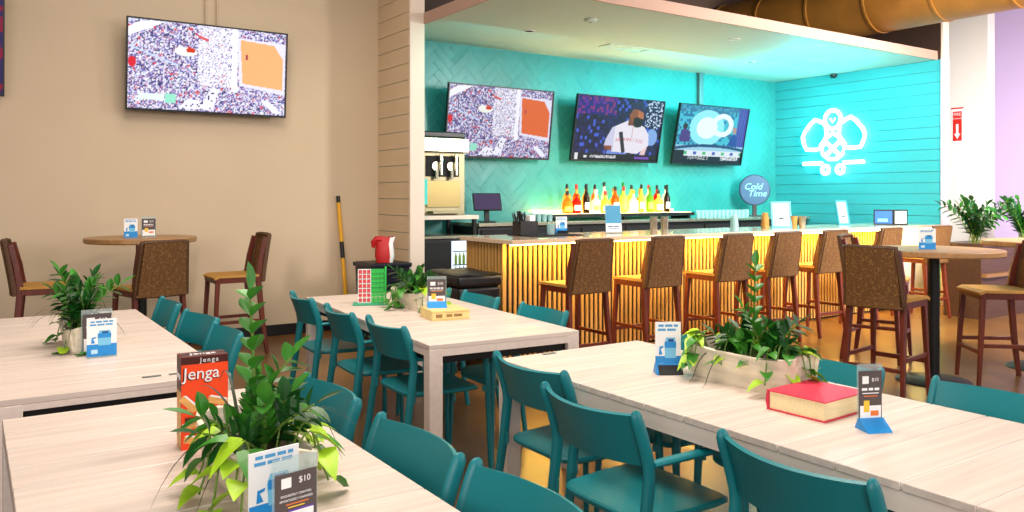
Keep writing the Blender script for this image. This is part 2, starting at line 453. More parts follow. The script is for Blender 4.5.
# ------------------------------------------------------------------ televisions
def ell(u, v, cx, cy, rx, ry): return ((u-cx)/rx)**2 + ((v-cy)/ry)**2 < 1
def inpoly(u, v, P):
    c = False; j = len(P)-1
    for i in range(len(P)):
        (xi, yi), (xj, yj) = P[i], P[j]
        if (yi > v) != (yj > v) and u < (xj-xi)*(v-yi)/(yj-yi)+xi: c = not c
        j = i
    return c
def hsh(i, j, k=0):
    x = sin(i*127.1 + j*311.7 + k*74.7)*43758.5453
    return x - math.floor(x)
CROWD = [(250,250,255), (240,236,250), (70,66,150), (40,40,96), (150,140,205), (120,110,180), (214,204,240), (24,26,70), (190,120,150), (230,240,255)]
def pic_stadium(u, v, i, j, gain=1.0, court=(244, 178, 118), bright=0):
    # v is 0 at the bottom
    if inpoly(u, v, [(0, .98), (.0, .80), (.18, .96), (.22, 1.0)]) and not inpoly(u, v, [(0, 1), (0, .9), (.09, 1)]): return (246, 246, 250)
    if inpoly(u, v, [(.69, .88), (.92, .85), (.985, .68), (.985, .31), (.71, .36)]):
        if abs(u-.735) < .008 and abs(v-.68) < .03: return (170, 60, 80)
        return court
    if inpoly(u, v, [(.67, .9), (1, .88), (1, .25), (.69, .33)]): return (228, 226, 246)
    if ell(u, v, .375, .70, .03, .03): return (206, 52, 24)
    if ell(u, v, .345, .68, .07, .05): return (240, 244, 236)
    if abs(v-(.86-.55*(u-.44))) < .016 and .42 < u < .49: return (216, 80, 80)
    if ell(u, v, .025, .52, .025, .06): return (214, 36, 50)
    if abs(v-(.70-.62*u)) < .010 and u < .3: return (196, 214, 246)
    if .06 < u < .22 and .10 < v < .17: return (224, 240, 232)
    if .22 < u < .29 and .08 < v < .18: return (150, 226, 200)
    if inpoly(u, v, [(.30, .02), (.36, .14), (.46, .12), (.52, .30), (.56, .26), (.52, .02)]):
        return (40, 44, 96) if hsh(i//2, j//2, 5) > .92 else (240, 238, 252)
    if inpoly(u, v, [(.84, .16), (.88, .18), (.98, .03), (.92, .02)]): return (238, 238, 250)
    a = .55 if .42 < u < .68 and v > .3 else .0
    if abs(u-.655) < .02 and v > .25: return (246, 244, 255)
    h = hsh(i//2 if v > .5 else i//2, j//2)
    if hsh(i, j, 3) < a+bright: return (244, 242, 254)
    c = CROWD[int(h*len(CROWD)) % len(CROWD)]; c2 = CROWD[int(hsh(i, j, 11)*len(CROWD)) % len(CROWD)]
    c = tuple((a_*.72+b_*.28) for a_, b_ in zip(c, c2))
    if hsh(i//3, j//3, 9) > .965: c = (206, 70, 80)
    return c
def pic_batter(u, v, i, j):
    if v < .10:
        if .03 < u < .07 or (.13 < u < .17 and abs(v-.05) < .02): return (230, 230, 236)
        if .2 < u < .5 and .03 < v < .08: return (226, 226, 232) if hsh(i//2, j) > .35 else (40, 40, 60)
        if .72 < u < .9 and .03 < v < .07: return (120, 70, 190)
        return (10, 14, 26)
    # bat held down in front
    if inpoly(u, v, [(.50, .46), (.545, .47), (.60, .14), (.56, .12)]): return (28, 26, 48)
    # cap, head, beard
    if inpoly(u, v, [(.60, .86), (.615, .95), (.68, .985), (.755, .95), (.77, .86), (.80, .80), (.76, .80), (.70, .84)]): return (30, 28, 74)
    if inpoly(u, v, [(.655, .70), (.66, .60), (.70, .545), (.75, .56), (.775, .63), (.765, .69), (.735, .705), (.70, .72)]): return (16, 12, 14)
    if ell(u, v, .695, .74, .078, .13): return (186, 108, 60) if u > .70 else (140, 78, 44)
    if inpoly(u, v, [(.60, .70), (.66, .70), (.68, .58), (.60, .58)]): return (120, 66, 40)
    if ell(u, v, .625, .74, .018, .04): return (150, 84, 50)
    # jersey
    J = [(.60, .66), (.52, .60), (.42, .53), (.36, .34), (.345, .22), (.40, .20), (.44, .14), (.75, .12), (.82, .20), (.875, .26), (.86, .44), (.80, .56), (.74, .60), (.70, .56), (.66, .60)]
    if inpoly(u, v, J):
        if inpoly(u, v, [(.64, .62), (.68, .55), (.73, .58), (.72, .66)]): return (60, 30, 30)
        if abs(u-.66) < .004 and v > .38: return (196, 60, 80)
        if inpoly(u, v, [(.345, .24), (.44, .24), (.44, .14), (.345, .2)]): return (150, 80, 56)
        return (234, 228, 240) if u > .45 else (206, 204, 232)
    if inpoly(u, v, [(.34, .23), (.48, .26), (.52, .2), (.48, .16), (.36, .17)]): return (120, 62, 50)
    if inpoly(u, v, [(.40, .2), (.6, .22), (.62, .1), (.38, .1)]): return (110, 140, 220)
    if inpoly(u, v, [(.80, .22), (.86, .24), (.84, .1), (.78, .1)]): return (236, 200, 200)
    h = hsh(i//5, j//5, 2)
    if v > .72 and u < .45: return (90, 20, 150) if h > .7 else ((20, 20, 120) if h > .25 else (130, 36, 110))
    if u > .8 and v > .55: return (200, 220, 250) if hsh(i//3, j//2, 4) > .72 else (26, 22, 70)
    if ell(u, v, .9, .40, .07, .14): return (130, 170, 230)
    if hsh(i//5, j//6, 6) > .86: return (60, 90, 210)
    return (8, 10, 50) if h > .4 else (20, 24, 90)
def pic_studio(u, v, i, j):
    if v < .06: return (14, 18, 44)
    if v < .12: return (230, 234, 240) if (.68 < u < .95 and hsh(i//2, j, 1) > .4) or (.2 < u < .5 and hsh(i//2, j, 2) > .7) else (18, 22, 46)
    if .14 < u < .98 and v < .22:
        k = int(u*22)
        if k % 3 == 0 and abs(v-.175) < .03: return (70, 190, 110) if k % 2 else (70, 90, 190)
        return (226, 234, 244)
    if v < .22: return (12, 16, 40)
    if ell(u, v, .11, .63, .035, .05): return (44, 30, 40)
    if inpoly(u, v, [(.05, .36), (.06, .56), (.11, .60), (.19, .54), (.2, .36)]): return (74, 44, 130)
    if ell(u, v, .835, .60, .03, .06): return (190, 140, 130)
    if inpoly(u, v, [(.76, .34), (.80, .50), (.85, .54), (.90, .44), (.89, .30)]): return (30, 60, 160)
    if abs(v-(.31-.25*(u-.5)**2)) < .025: return (36, 70, 120)
    if v < .31: return (160, 210, 236)
    d = hypot(u-.42, (v-.62)*.8); d2 = hypot(u-.64, (v-.68)*.8)
    if d < .15 or abs(d2-.13) < .035: return (238, 254, 255)
    if d < .25: return (150, 238, 246)
    if u > .86: return (34, 46, 150) if (i//3) % 2 else (90, 80, 190)
    if v > .88 and hsh(i//3, j, 7) > .4: return (60, 120, 160)
    return (70, 190, 214) if hsh(i//6, j//5, 8) > .45 else (36, 110, 160)
TVS = {}
def make_tv(label, x, z, tilt, fn, strength, y=8.30, w=1.52, h=.87):
    YE = YW-y-(.0 if y > 8.29 else .010)
    t = thing('television', label, 'television', (x, y, z))
    rt = Matrix.Rotation(tilt, 4, 'X')
    b = MB(); e = .014
    for a in ((-w/2, w/2, h/2-e, h/2), (-w/2, w/2, -h/2, -h/2+e*1.6), (-w/2, -w/2+e, -h/2+e*1.6, h/2-e), (w/2-e, w/2, -h/2+e*1.6, h/2-e)):
        b.box(a[0], a[1], -.03, .01, a[2], a[3], 0, rt)
    b.build('bezel', M['black'], t)
    b = MB().box(-w/2+.005, w/2-.005, -.012, .02, -h/2+.005, h/2-.005, 0, rt)
    b.box(-w*.32, w*.32, .02, .05, -h*.4, h*.1, 0, rt)
    b.build('housing', M['blackmatte'], t)
    b = MB().box(-.26, -.22, .04, YE-.016, -.16, -.02).box(.22, .26, .04, YE-.016, -.16, -.02)
    b.box(-.34, .34, YE-.018, YE, -.26, .06)
    b.build('wall_bracket', M['iron'], t)
    nu, nv = 200, 112; W2, H2 = w-2*e, h-2.6*e
    vs = []; cols = []
    for j in range(nv+1):
        for i in range(nu+1):
            u, v = i/nu, j/nv
            vs.append(tuple(rt @ Vector(((u-.5)*W2, -.0135, (v-.5)*H2+.3*e))))
            cols.append((*lin(fn(u, v, i, j)), 1))
    fs = [(j*(nu+1)+i, j*(nu+1)+i+1, (j+1)*(nu+1)+i+1, (j+1)*(nu+1)+i) for j in range(nv) for i in range(nu)]
    o = MB().add(vs, fs).build('screen', screen_mat('screen_picture', strength), t, smooth=False)
    TVS[label[:6]] = (o, rt, W2, H2, e)
    ca = o.data.color_attributes.new('picture', 'FLOAT_COLOR', 'POINT')
    ca.data.foreach_set('color', [c for q in cols for c in q])
    return t
make_tv('large wall television showing a packed stadium on the plain beige wall above the round table', 1.98, 2.715, radians(5), lambda u, v, i, j: pic_stadium(u, v, i, j, bright=.12), 1.15)
make_tv('television at the far left edge of the beige wall, only its edge in view', -.50, 2.77, radians(5), lambda u, v, i, j: (54, 44, 96) if hsh(i//6, j//6) > .4 else (150, 30, 60), .8)
make_tv('bar television showing a stadium crowd and orange court, beside the column', 5.37, 2.36, radians(8), lambda u, v, i, j: pic_stadium(u, v, i, j, court=(226, 100, 40)), .95, 8.26)
make_tv('middle bar television showing a bearded baseball batter in a white jersey', 7.25, 2.36, radians(11), pic_batter, .95, 8.24, 1.54)
make_tv('rightmost bar television showing a bright cyan news studio', 9.04, 2.36, radians(12), pic_studio, .95, 8.24, 1.46)
o, rt, W2, H2, e = TVS['middle']
b = MB()
for ch, u in [(c, .455+.030*k) for k, c in enumerate('SAN')][1:] + [(c, .575+.029*k) for k, c in enumerate('RANCISCO')]:
    dv = u-.63
    b.text(ch, .062, rt @ Matrix.Translation(((u-.5)*W2, -.0141, (.345-1.0*dv*dv-.03*dv-.5)*H2+.3*e)) @ Matrix.Rotation(pi/2, 4, 'X') @ Matrix.Rotation(-1.2*dv, 4, 'Z'), 0)
b.build('jersey_lettering', emit('jersey_red', (200, 30, 52), .9), o, smooth=False)
t = thing('conduit', 'thin painted conduit running down to the wall television, left of the pair', 'conduit', (1.98, YW-.02, 3.19), 0, 'conduits over the wall television')
MB().tube([(0, 0, 0), (0, 0, 1.8)], .012, 8).build('pipe', M['beige'], t)
MB().box(-.02, .02, -.014, .019, .9, .93).build('clip', M['beige'], t)
dup(t, (2.09, YW-.02, 3.19), 0, 'thin painted conduit running down to the wall television, right of the pair')
t = thing('conduit', 'grey vertical conduit on the tiled wall above the rightmost bar television', 'conduit', (9.04, YW-.045, 2.72))
MB().box(-.045, .045, -.02, .04, 0, .575).build('channel', M['grey'], t, bevel=.006)
MB().box(-.06, .06, -.025, .04, .555, .575).build('end_plate', M['grey'], t)

# ------------------------------------------------------------------ neon sign
t = thing('neon_sign', 'glowing white and cyan neon emblem on the shiplap wall', 'neon sign', (XR-.05, 7.40, 2.27), radians(-90))
# local: x to the right as seen, z up; faces -y (into the bar)
SC = 1.06/440
def NP(p): return ((p[0]-280)*SC, 0, (262-p[1])*SC*1.03)
def mirror(ps): return [(560-a, b) for a, b in ps]
def ring(cx, cy, r, n=20): return [(cx+r*cos(2*pi*k/n), cy+r*sin(2*pi*k/n)) for k in range(n)]
wing = [(228, 150), (190, 128), (155, 115), (120, 140), (75, 190), (62, 222), (72, 262), (90, 296), (150, 300), (188, 296), (215, 268), (236, 225), (236, 190)]
body = [(280, 205), (330, 232), (365, 275), (350, 330), (305, 362), (255, 362), (210, 330), (195, 275), (230, 232)]
def tube2(nm, ps, closed, r=.029):
    MB().tube([NP(p) for p in ps], r, 8, closed=closed).build(nm, M['neon'], t)
tube2('head_tube', ring(280, 122, 56), True)
tube2('wing_tube', wing, True); tube2('wing_tube', mirror(wing), True)
tube2('body_tube', body, True)
tube2('body_tube', [(225, 250), (335, 345)], False); tube2('body_tube', [(335, 250), (225, 345)], False)
tube2('face_tube', [(262, 115), (280, 140), (298, 115)], False, .012)
tube2('line_tube', [(68, 384), (205, 384)], False); tube2('line_tube', [(355, 384), (492, 384)], False)
tube2('foot_tube', ring(228, 425, 24, 14), True); tube2('foot_tube', ring(332, 425, 24, 14), True)
b = MB()
for p in ((280, 66), (70, 230), (490, 230), (228, 450), (332, 450), (100, 384), (460, 384)):
    q = NP(p); b.box(q[0]-.008, q[0]+.008, .0, .049, q[2]-.008, q[2]+.008)
b.build('standoff', M['white'], t)

# ------------------------------------------------------------------ bar counter
t = thing('bar_counter', 'long bar with vertical oak slats and a glowing strip under its pale top', 'bar', (0, 0, 0))
BX0, BX1, BY0, BY1, BZ = 3.90, XR-.005, 5.76, 6.66, 1.09
MB().box(BX0-.03, BX1, BY0, BY1, BZ-.04, BZ).build('countertop', M['counter'], t, bevel=.005)
MB().box(BX0+.03, BX1, BY0+.24, BY1-.04, .0, BZ-.041).build('carcass', M['slat_back'], t)
b = MB(); x = BX0+.03
while x < 10.15:
    b.box(x, x+.024, BY0+.224, BY0+.2405, .02, BZ-.041); x += .055
b.build('front_slats', M['slat'], t)
b = MB(); y = BY0+.22
while y < BY1-.05:
    b.box(BX0+.014, BX0+.0305, y, y+.024, .02, BZ-.041); y += .055
b.build('end_slats', M['slat'], t)
MB().box(10.16, BX1, BY0+.20, BY0+.241, 0, BZ-.041).build('end_panel', M['white'], t)
MB().box(BX0+.03, BX1, BY0+.10, BY0+.125, BZ-.052, BZ-.041).build('led_strip', M['warmstrip'], t)
MB().tube([(BX0+.1, BY0+.12, .2), (10.1, BY0+.12, .2)], .02, 10).build('foot_rail', M['iron'], t) if False else None

# back bar
t = thing('back_bar', 'black back bar cabinets with a steel worktop along the tiled wall', 'cabinet', (0, 0, 0))
MB().box(4.80, XR-.01, 7.82, YW-.01, 1.12, 1.16).build('worktop', M['steel_light'], t, bevel=.004)
MB().box(4.82, XR-.01, 7.88, YW-.01, .08, 1.12).box(4.84, XR-.02, 7.94, YW-.02, 0, .08).build('body', M['black'], t)
b = MB()
for k in range(8):
    x0 = 4.86+k*.73
    o = MB().box(x0, x0+.70, 7.86, 7.88, .12, 1.08).build('door', M['blackmatte'], t, bevel=.004)
    MB().bar((x0+.64, 7.845, .55), (x0+.64, 7.845, .85), .015, .02).build('handle', M['steel'], o)
t = thing('bottle_shelf', 'black lit display shelf carrying the liquor bottles', 'shelf', (7.2, 8.2, 1.16))
MB().box(-1.25, 1.25, -.2, .24, .04, .085).build('shelf_board', M['black'], t, bevel=.003)
for x in (-1.2, 0, 1.2): MB().box(x-.02, x+.02, -.15, .2, 0, .04).build('foot', M['black'], t)
MB().box(-1.22, 1.22, .19, .225, .086, .12).build('led_strip', M['shelfstrip'], t)
MB().box(-1.22, 1.22, -.17, .18, .0851, .0875).build('lit_panel', M['shelfpanel'], t)

# bottles
PROF = {
 'tall': [(.036, 0), (.038, .01), (.038, .19), (.030, .22), (.013, .25), (.012, .31)],
 'round': [(.046, 0), (.052, .02), (.052, .12), (.040, .16), (.015, .19), (.014, .25)],
 'squat': [(.044, 0), (.046, .01), (.046, .15), (.02, .19), (.013, .20), (.013, .27)],
 'slim': [(.030, 0), (.032, .01), (.031, .2), (.016, .26), (.012, .28), (.012, .34)],
}
LQ = {'amber': (232, 140, 30), 'gold': (250, 200, 90), 'red': (214, 40, 24), 'green': (120, 180, 40), 'clear': (244, 244, 226), 'dark': (44, 26, 14), 'yellow': (240, 226, 110), 'orange': (244, 110, 20)}
LM = {k: liquor(k+'_spirit', v) for k, v in LQ.items()}
CAPS = {'black': M['black'], 'gold': mat('gold_cap', (190, 150, 60), .35, .6), 'red': M['red'], 'white': M['paper'], 'green': mat('green_cap', (20, 110, 40), .4)}
blist = [('round','amber','black','round amber bottle at the left end of the lit shelf'), ('tall','gold','black',None), ('squat','red','gold','squat red bottle among amber ones on the lit shelf'),
 ('tall','amber','red',None), ('slim','dark','black','slim dark bottle in the left half of the lit shelf'), ('tall','gold','black',None), ('squat','clear','white',None), ('tall','amber','black',None),
 ('round','gold','red',None), ('slim','clear','black',None), ('tall','orange','black','bright orange bottle in the middle of the lit shelf'), ('squat','gold','gold',None), ('tall','yellow','red',None),
 ('slim','green','green','slim green bottle in the right half of the lit shelf'), ('squat','clear','gold',None), ('tall','yellow','black',None), ('slim','gold','black',None), ('squat','amber','gold',None),
 ('tall','green','green','tall green bottle near the right end of the shelf'), ('tall','clear','red',None), ('squat','yellow','black',None), ('tall','red','black','tall red bottle near the right end of the shelf'), ('slim','dark','black','slim dark bottle beside the tall red one'), ('tall','clear','black','clear bottle with dark stopper at the right end of the shelf')]
for k, (pf, lq, cp, lb) in enumerate(blist):
    row = k % 2
    x = 6.27 + k*.0795 + R.uniform(-.010, .010); y = 8.10 + row*.115
    lab = lb or '%s %s bottle with %s stopper in the %s row of the lit shelf' % ({'tall':'tall','round':'round','squat':'squat','slim':'slim'}[pf], {'gold':'pale gold','amber':'amber','clear':'clear','yellow':'pale yellow'}.get(lq, lq), cp, 'back' if row else 'front')
    r_ = thing('liquor_bottle', lab, 'bottle', (x, y, 1.2478), 0, 'liquor bottles on the lit shelf')
    sc = 1.08 if row else 1.0
    P = [(a*1.38, c*sc) for a, c in PROF[pf]]
    MB().lathe(P, 14).build('glass_body', LM[lq], r_)
    MB().lathe([(P[-1][0]+.002, P[-1][1]-.02), (P[-1][0]+.003, P[-1][1]+.03), (.008, P[-1][1]+.04)], 10).build('stopper', CAPS[cp], r_)
    rr = P[2][0]+.0006
    hh = P[2][1]
    MB().add([(rr*cos(a), rr*sin(a), zz) for zz in (hh*.25, hh*.7) for a in [radians(-150+q*20) for q in range(7)]], [(q, q+1, q+8, q+7) for q in range(6)]).build('label', M['paper'] if k % 3 else M['yellow'], r_)

# glasses on the back bar
def tumbler(name='drinking_glass'):
    t = thing(name, '', 'glass', (0, 0, 0))
    MB().lathe([(.028, 0), (.034, .11), (.031, .11), (.026, .008)], 14).build('bowl', M['glass'], t)
    MB().lathe([(.026, .0005), (.026, .007)], 14).build('base', M['glass'], t)
    return t
g0 = None
def glass_row(x0, n, y, dx, label, group):
    global g0
    for k in range(n):
        if g0 is None:
            g0 = tumbler(); g0.location = (x0, y, 1.16); g0['label'] = label; g0['group'] = group
        else: dup(g0, (x0+k*dx, y, 1.16), 0, label, group)
glass_row(5.42, 7, 8.00, .085, 'clear tumbler in the row left of the lit bottle shelf', 'tumblers left of the bottle shelf')
glass_row(8.52, 13, 8.00, .085, 'clear tumbler in the row right of the lit bottle shelf', 'tumblers right of the bottle shelf')

# round beer sign
t = thing('beer_sign', 'round blue beer sign with white script on a stand at the back bar', 'sign', (9.86, 8.12, 1.16), radians(-38))
MB().lathe([(.225, -.02), (.235, -.012), (.235, .012), (.225, .02)], 36, T=TR(0, 0, .40, 0, pi/2)).build('rim', mat('sign_rim', (12, 50, 80), .4), t)
b = MB().lathe([(.215, .0), (.215, .006)], 36, T=TR(0, -.0205, .40, 0, pi/2))
b.text('Cold', .135, UP(-.03, -.0275, .45), 1, shear=.3); b.text('Time', .135, UP(.03, -.0275, .345), 1, shear=.3)
b.build('face', [M['coldblue'], mat('sign_script', (150, 220, 236), .5)], t)
b = MB().box(-.03, .03, -.018, .018, .02, .19).box(-.12, .12, -.06, .06, 0, .02)
b.build('stand', M['black'], t, bevel=.003)

# machine corner left of the bar
t = thing('undercounter_cooler', 'black cooler with a lit glass door between the column and the bar', 'cooler', (4.42, 8.12, 0))
MB().box(-.37, .36, -.30, .34, .05, 1.0).build('body', M['black'], t, bevel=.004)
MB().box(-.36, .005, -.325, -.301, .09, .96).build('door', M['blackmatte'], t, bevel=.004)
b = MB().box(.02, .34, -.325, -.301, .40, .97)
o = b.build('glass_door', M['cooler'], t)
b = MB()
for z in (.55, .7, .85): b.box(.02, .34, -.331, -.3255, z, z+.012)
b.build('rack', M['grey'], o)
b = MB()
for zz in (.415, .565, .715):
    for q in range(6): b.lathe([(.016, 0), (.016, .09), (.007, .11), (.007, .13)], 8, (.05+q*.05, -.345, zz))
b.build('cans', [mat('can_green', (130, 160, 60), .4)], o)
for x in (-.33, .32):
    for y in (-.26, .3): MB().lathe([(.025, 0), (.025, .05)], 10, (x, y, 0)).build('foot', M['grey'], t)
MB().box(-.38, .37, -.33, .345, 1.0, 1.03).build('top', M['steel_light'], t, bevel=.003)
t = thing('machine_stand', 'low steel stand with a cream top under the frozen drink machine', 'stand', (4.42, 8.12, 1.03))
MB().box(-.38, .36, -.33, .34, .18, .225).build('top', M['whitetrim'], t, bevel=.004)
for x in (-.34, .32):
    for y in (-.29, .3): MB().box(x-.02, x+.02, y-.02, y+.02, 0, .18).build('leg', M['blackmatte'], t)
t = thing('frozen_drink_machine', 'steel frozen drink machine with two taps and black lid beside the column', 'drink machine', (4.40, 8.10, 1.255))
b = MB().box(-.27, .27, -.18, .10, 0, .86)
b.build('body', M['steel'], t, bevel=.006)
MB().box(-.285, .285, -.25, .105, .70, .86).build('front_cowl', M['steel_light'], t, bevel=.01)
b = MB().lathe([(.0, 0)], 3) if False else MB()
b.box(-.28, .26, -.22, .09, .862, .93)
b.build('hopper_lid', M['black'], t, bevel=.015)
b = MB().box(-.23, .19, -.19, -.181, .43, .66)
b.build('tap_panel', M['blackmatte'], t)
for x in (-.115, .075):
    o = MB().lathe([(.05, 0), (.05, .02)], 16, T=TR(x, -.19, .545, 0, pi/2)).build('tap', M['steel_light'], t)
    MB().box(x-.018+.05, x+.018+.05, -.25, -.215, .44, .68).build('tap_handle', M['steel_light'], o, bevel=.008)
    MB().lathe([(.02, .40), (.025, .50)], 12, (x, -.225, 0)).build('spout', M['steel_light'], o)
MB().box(-.22, .20, -.195, -.1805, .09, .385).build('drip_panel', mat('brass_tint_steel', (156, 138, 90), .35, .8), t, bevel=.003)
MB().box(-.255, -.215, -.196, -.1805, .12, .40).build('indicator_light', M['tapgreen'], t)
b = MB(); b.text('FROZEN', .03, UP(.05, -.251, .775), 0) if False else b.box(-.01, .11, -.2515, -.2505, .765, .777).box(.03, .06, -.2515, -.2505, .795, .81)
b.build('badge', M['grey'], t)
MB().box(-.2, .2, -.30, -.181, .02, .05).build('drip_tray', M['steel'], t, bevel=.004)
# register
t = thing('point_of_sale_screen', 'dark purple tilted register screen behind the bar end', 'register', (5.05, 8.05, 1.16), radians(-18))
b = MB().box(-.17, .17, -.012, .012, -.11, .11, 0, TR(0, 0, .24, 0, radians(-24)))
o = b.build('screen_housing', M['black'], t, bevel=.005)
MB().box(-.158, .158, -.0135, -.0122, -.098, .098, 0, TR(0, 0, .24, 0, radians(-24))).build('screen', M['pos'], o)
b = MB().bar((0, .01, .012), (0, .04, .2), .06, .03).box(-.09, .09, -.08, .1, 0, .015)
b.build('stand', M['black'], t, bevel=.003)

# ------------------------------------------------------------------ things on the bar
def card_holder(label, loc, rz, w, h, kind, group=None, lean=0):
    t = thing('table_sign', label, 'sign', loc, rz, group)
    T = Matrix.Rotation(lean, 4, 'X')
    if kind in ('cup', 'cup_clear'):          # white and blue drink card
        b = MB().box(-w/2, w/2, -.002, .002, .004, h, 0, T)
        yy = -.0024
        def rect(x0, x1, z0, z1, m, dy=0): b.add([(x0*w, yy-dy, z0*h), (x1*w, yy-dy, z0*h), (x1*w, yy-dy, z1*h), (x0*w, yy-dy, z1*h)], [(0, 1, 2, 3)], m, T)
        rect(-.5, .5, .02, .34, 1)
        b.words(T, -.38*w, .38*w, .93*h, .045*h, 4, 3, .0027); b.words(T, -.40*w, .36*w, .85*h, .045*h, 4, 5, .0027)
        # cup drawing
        cup = [(-.12, .30), (.30, .30), (.32, .58), (.27, .70), (-.08, .70), (-.15, .58)]
        b.add([(a*w, yy-.0003, c*h) for a, c in cup], [tuple(range(6))], 2, T)
        rect(-.13, .31, .50, .62, 1, .0005); rect(.0, .22, .62, .67, 3, .0006)
        st = [(-.34, .52), (-.18, .54), (-.2, .50), (-.29, .48), (-.22, .37), (-.36, .36)]
        b.add([(a*w, yy-.0004, c*h) for a, c in st], [tuple(range(6))], 1, T)
        rect(-.36, -.14, .09, .2, 5, .0004)
        b.build('card', [M['paper'], M['blue'], M['lblue'], M['dblue'], mat('print_pale_lettering', (80, 160, 214), .5), mat('print_icon', (190, 226, 244), .5)], t)
    if kind == 'menu10':
        b = MB().box(-w/2, w/2, -.0012, .0012, .01, h*.80, 0)
        yy = -.0014
        def rect(x0, x1, z0, z1, m, dy=0): b.add([(x0*w, yy-dy, z0*h), (x1*w, yy-dy, z0*h), (x1*w, yy-dy, z1*h), (x0*w, yy-dy, z1*h)], [(0, 1, 2, 3)], m)
        rect(-.36, -.12, .62, .75, 1, .0003)
        b.text('$10', .19*w, UP(.2*w, yy-.0004, .69*h), 1, .0002)
        b.text('EXQUISITELY CRAFTED,', .070*w, UP(0, yy-.0004, .52*h), 1, .0002)
        b.text('EFFORTLESSLY CHARGED', .070*w, UP(0, yy-.0004, .46*h), 1, .0002)
        rect(-.25, .3, .40, .415, 2, .0003); rect(-.2, .2, .36, .375, 3, .0003)
        rect(-.2, .42, .05, .31, 1, .0003); rect(-.2, .42, .31, .335, 4, .0003)
        for q in range(3): rect(-.36+q*.02, -.30+q*.02, .1+q*.05, .3, 3, .0002*(q+1))
        b.build('card', [M['card'], M['paper'], M['orange'], M['yellow'], M['purple']], t)
        MB().box(-w*.54, w*.54, .003, .006, .006, h).build('acrylic_sheet', M['acrylic'], t)
    if kind in ('menu', 'menu_base'):
        b = MB().box(-w/2, w/2, -.0012, .0012, .02, h*.90, 0)
        yy = -.0014
        def rect(x0, x1, z0, z1, m, dy=0): b.add([(x0*w, yy-dy, z0*h), (x1*w, yy-dy, z0*h), (x1*w, yy-dy, z1*h), (x0*w, yy-dy, z1*h)], [(0, 1, 2, 3)], m)
        rect(-.36, -.08, .70, .82, 1, .0003); b.text('$10', .20*w, UP(.2*w, yy-.0004, .76*h), 1, .0002)
        b.words(Matrix.Identity(4), -.38*w, .38*w, .615*h, .04*h, 1, 4, .0018); rect(-.36, .36, .545, .56, 1, .0003); rect(-.3, .3, .50, .515, 2, .0003)
        rect(-.46, .46, .08, .36, 1, .0003); rect(-.3, -.05, .26, .44, 3, .0005); rect(.0, .35, .2, .28, 2, .0005)
        b.build('card', [M['card'], M['paper'], M['orange'], M['yellow'], M['purple']], t)
        MB().box(-w*.54, w*.54, .003, .006, .006, h).build('acrylic_sheet', M['acrylic'], t)
    if kind in ('menu10', 'menu'):
        MB().box(-w*.54, w*.54, -.03, .03, 0, .005).build('base', M['acrylic'], t)
    if kind == 'menu_base':
        b = MB().prism([(-.055, 0), (.02, 0), (.004, .034), (-.008, .034)], -w*.53, w*.53, 'yz')
        b.words(Matrix.Translation((0, -.0285, .017)) @ Matrix.Rotation(radians(-54), 4, 'X'), -.3*w, .34*w, 0, .010, 1, 6, .0015)
        b.build('base', [M['blue'], M['lblue']], t, bevel=.001)
    if kind == 'cup':
        b = MB().prism([(-.035, 0), (.04, 0), (.04, .006), (.005, .05), (-.028, .012)], -w*.5, w*.5, 'yz')
        b.build('base', [M['blue']], t, bevel=.001)
        b = MB().prism([(-.036, .001), (-.029, .012), (-.008, .034), (-.012, .036), (-.04, .004)], -w*.42, w*.52, 'yz')
        b.words(Matrix.Translation((.05*w, -.0235, .018)) @ Matrix.Rotation(radians(-44), 4, 'X'), -.28*w, .32*w, 0, .011, 1, 8, .0012)
        b.build('front_plate', [M['black'], M['paper']], t)
    if kind == 'cup_clear':
        MB().box(-w*.5, w*.5, -.03, .035, 0, .0035).build('base', M['acrylic'], t)
    return t

ZB = BZ
t = thing('bar_mat', 'black rubber mat at the left end of the bar top', 'mat', (4.62, 6.30, ZB))
MB().box(-.30, .30, -.22, .22, 0, .008).build('pad', M['blackmatte'], t, bevel=.003)
b = MB()
for k in range(11): b.box(-.28, .28, -.2+k*.039, -.195+k*.039, .008, .011)
b.build('ridges', M['black'], t)
t = thing('straw_caddy', 'black bar caddy full of black straws and napkins', 'caddy', (4.42, 6.36, ZB+.011))
b = MB().box(-.10, .10, -.07, .07, 0, .006).box(-.10, .10, -.07, -.064, .006, .13).box(-.10, .10, .064, .07, .006, .13).box(-.10, -.094, -.064, .064, .006, .13).box(.094, .10, -.064, .064, .006, .13).box(-.003, .003, -.064, .064, .006, .13)
b.build('tray', M['black'], t)
b = MB()
for k in range(46):
    a = (R.uniform(-.085, -.01), R.uniform(-.05, .05), .01); q = (a[0]+R.uniform(-.05, .03), a[1]+R.uniform(-.03, .03), R.uniform(.17, .23))
    b.tube([a, q], .0035, 6)
o = b.build('straws', M['black'], t); o['kind'] = 'stuff'
MB().box(.02, .085, -.05, .05, .01, .185, 0, TR(0, 0, 0, 0, 0)).build('napkins', M['paper'], t, bevel=.004)
def glassware(name, label, cat, loc, prof, m, extra=None, group=None, lid=None):
    t = thing(name, label, cat, loc, 0, group)
    MB().lathe(prof, 18).build('body', m, t)
    if extra: MB().lathe(extra, 18).build('rim', M['glass'] if lid is None else lid, t)
    return t
glassware('rocks_glass', 'short clear glass on the black bar mat', 'glass', (4.62, 6.22, ZB+.012), [(.036, 0), (.042, .10), (.038, .10), (.034, .012)], M['glass'], [(.0425, .097), (.0425, .102), (.038, .102)])
card_holder('white and blue drink card on the bar between mat and menu stand', (4.90, 6.42, ZB+.0), radians(-20), .115, .175, 'cup')
t = thing('menu_stand', 'light blue leaning menu stand on the bar behind the first bar stools', 'menu stand', (5.44, 6.25, ZB), radians(-28))
Tm = TR(0, 0, .003, 0, radians(-14))
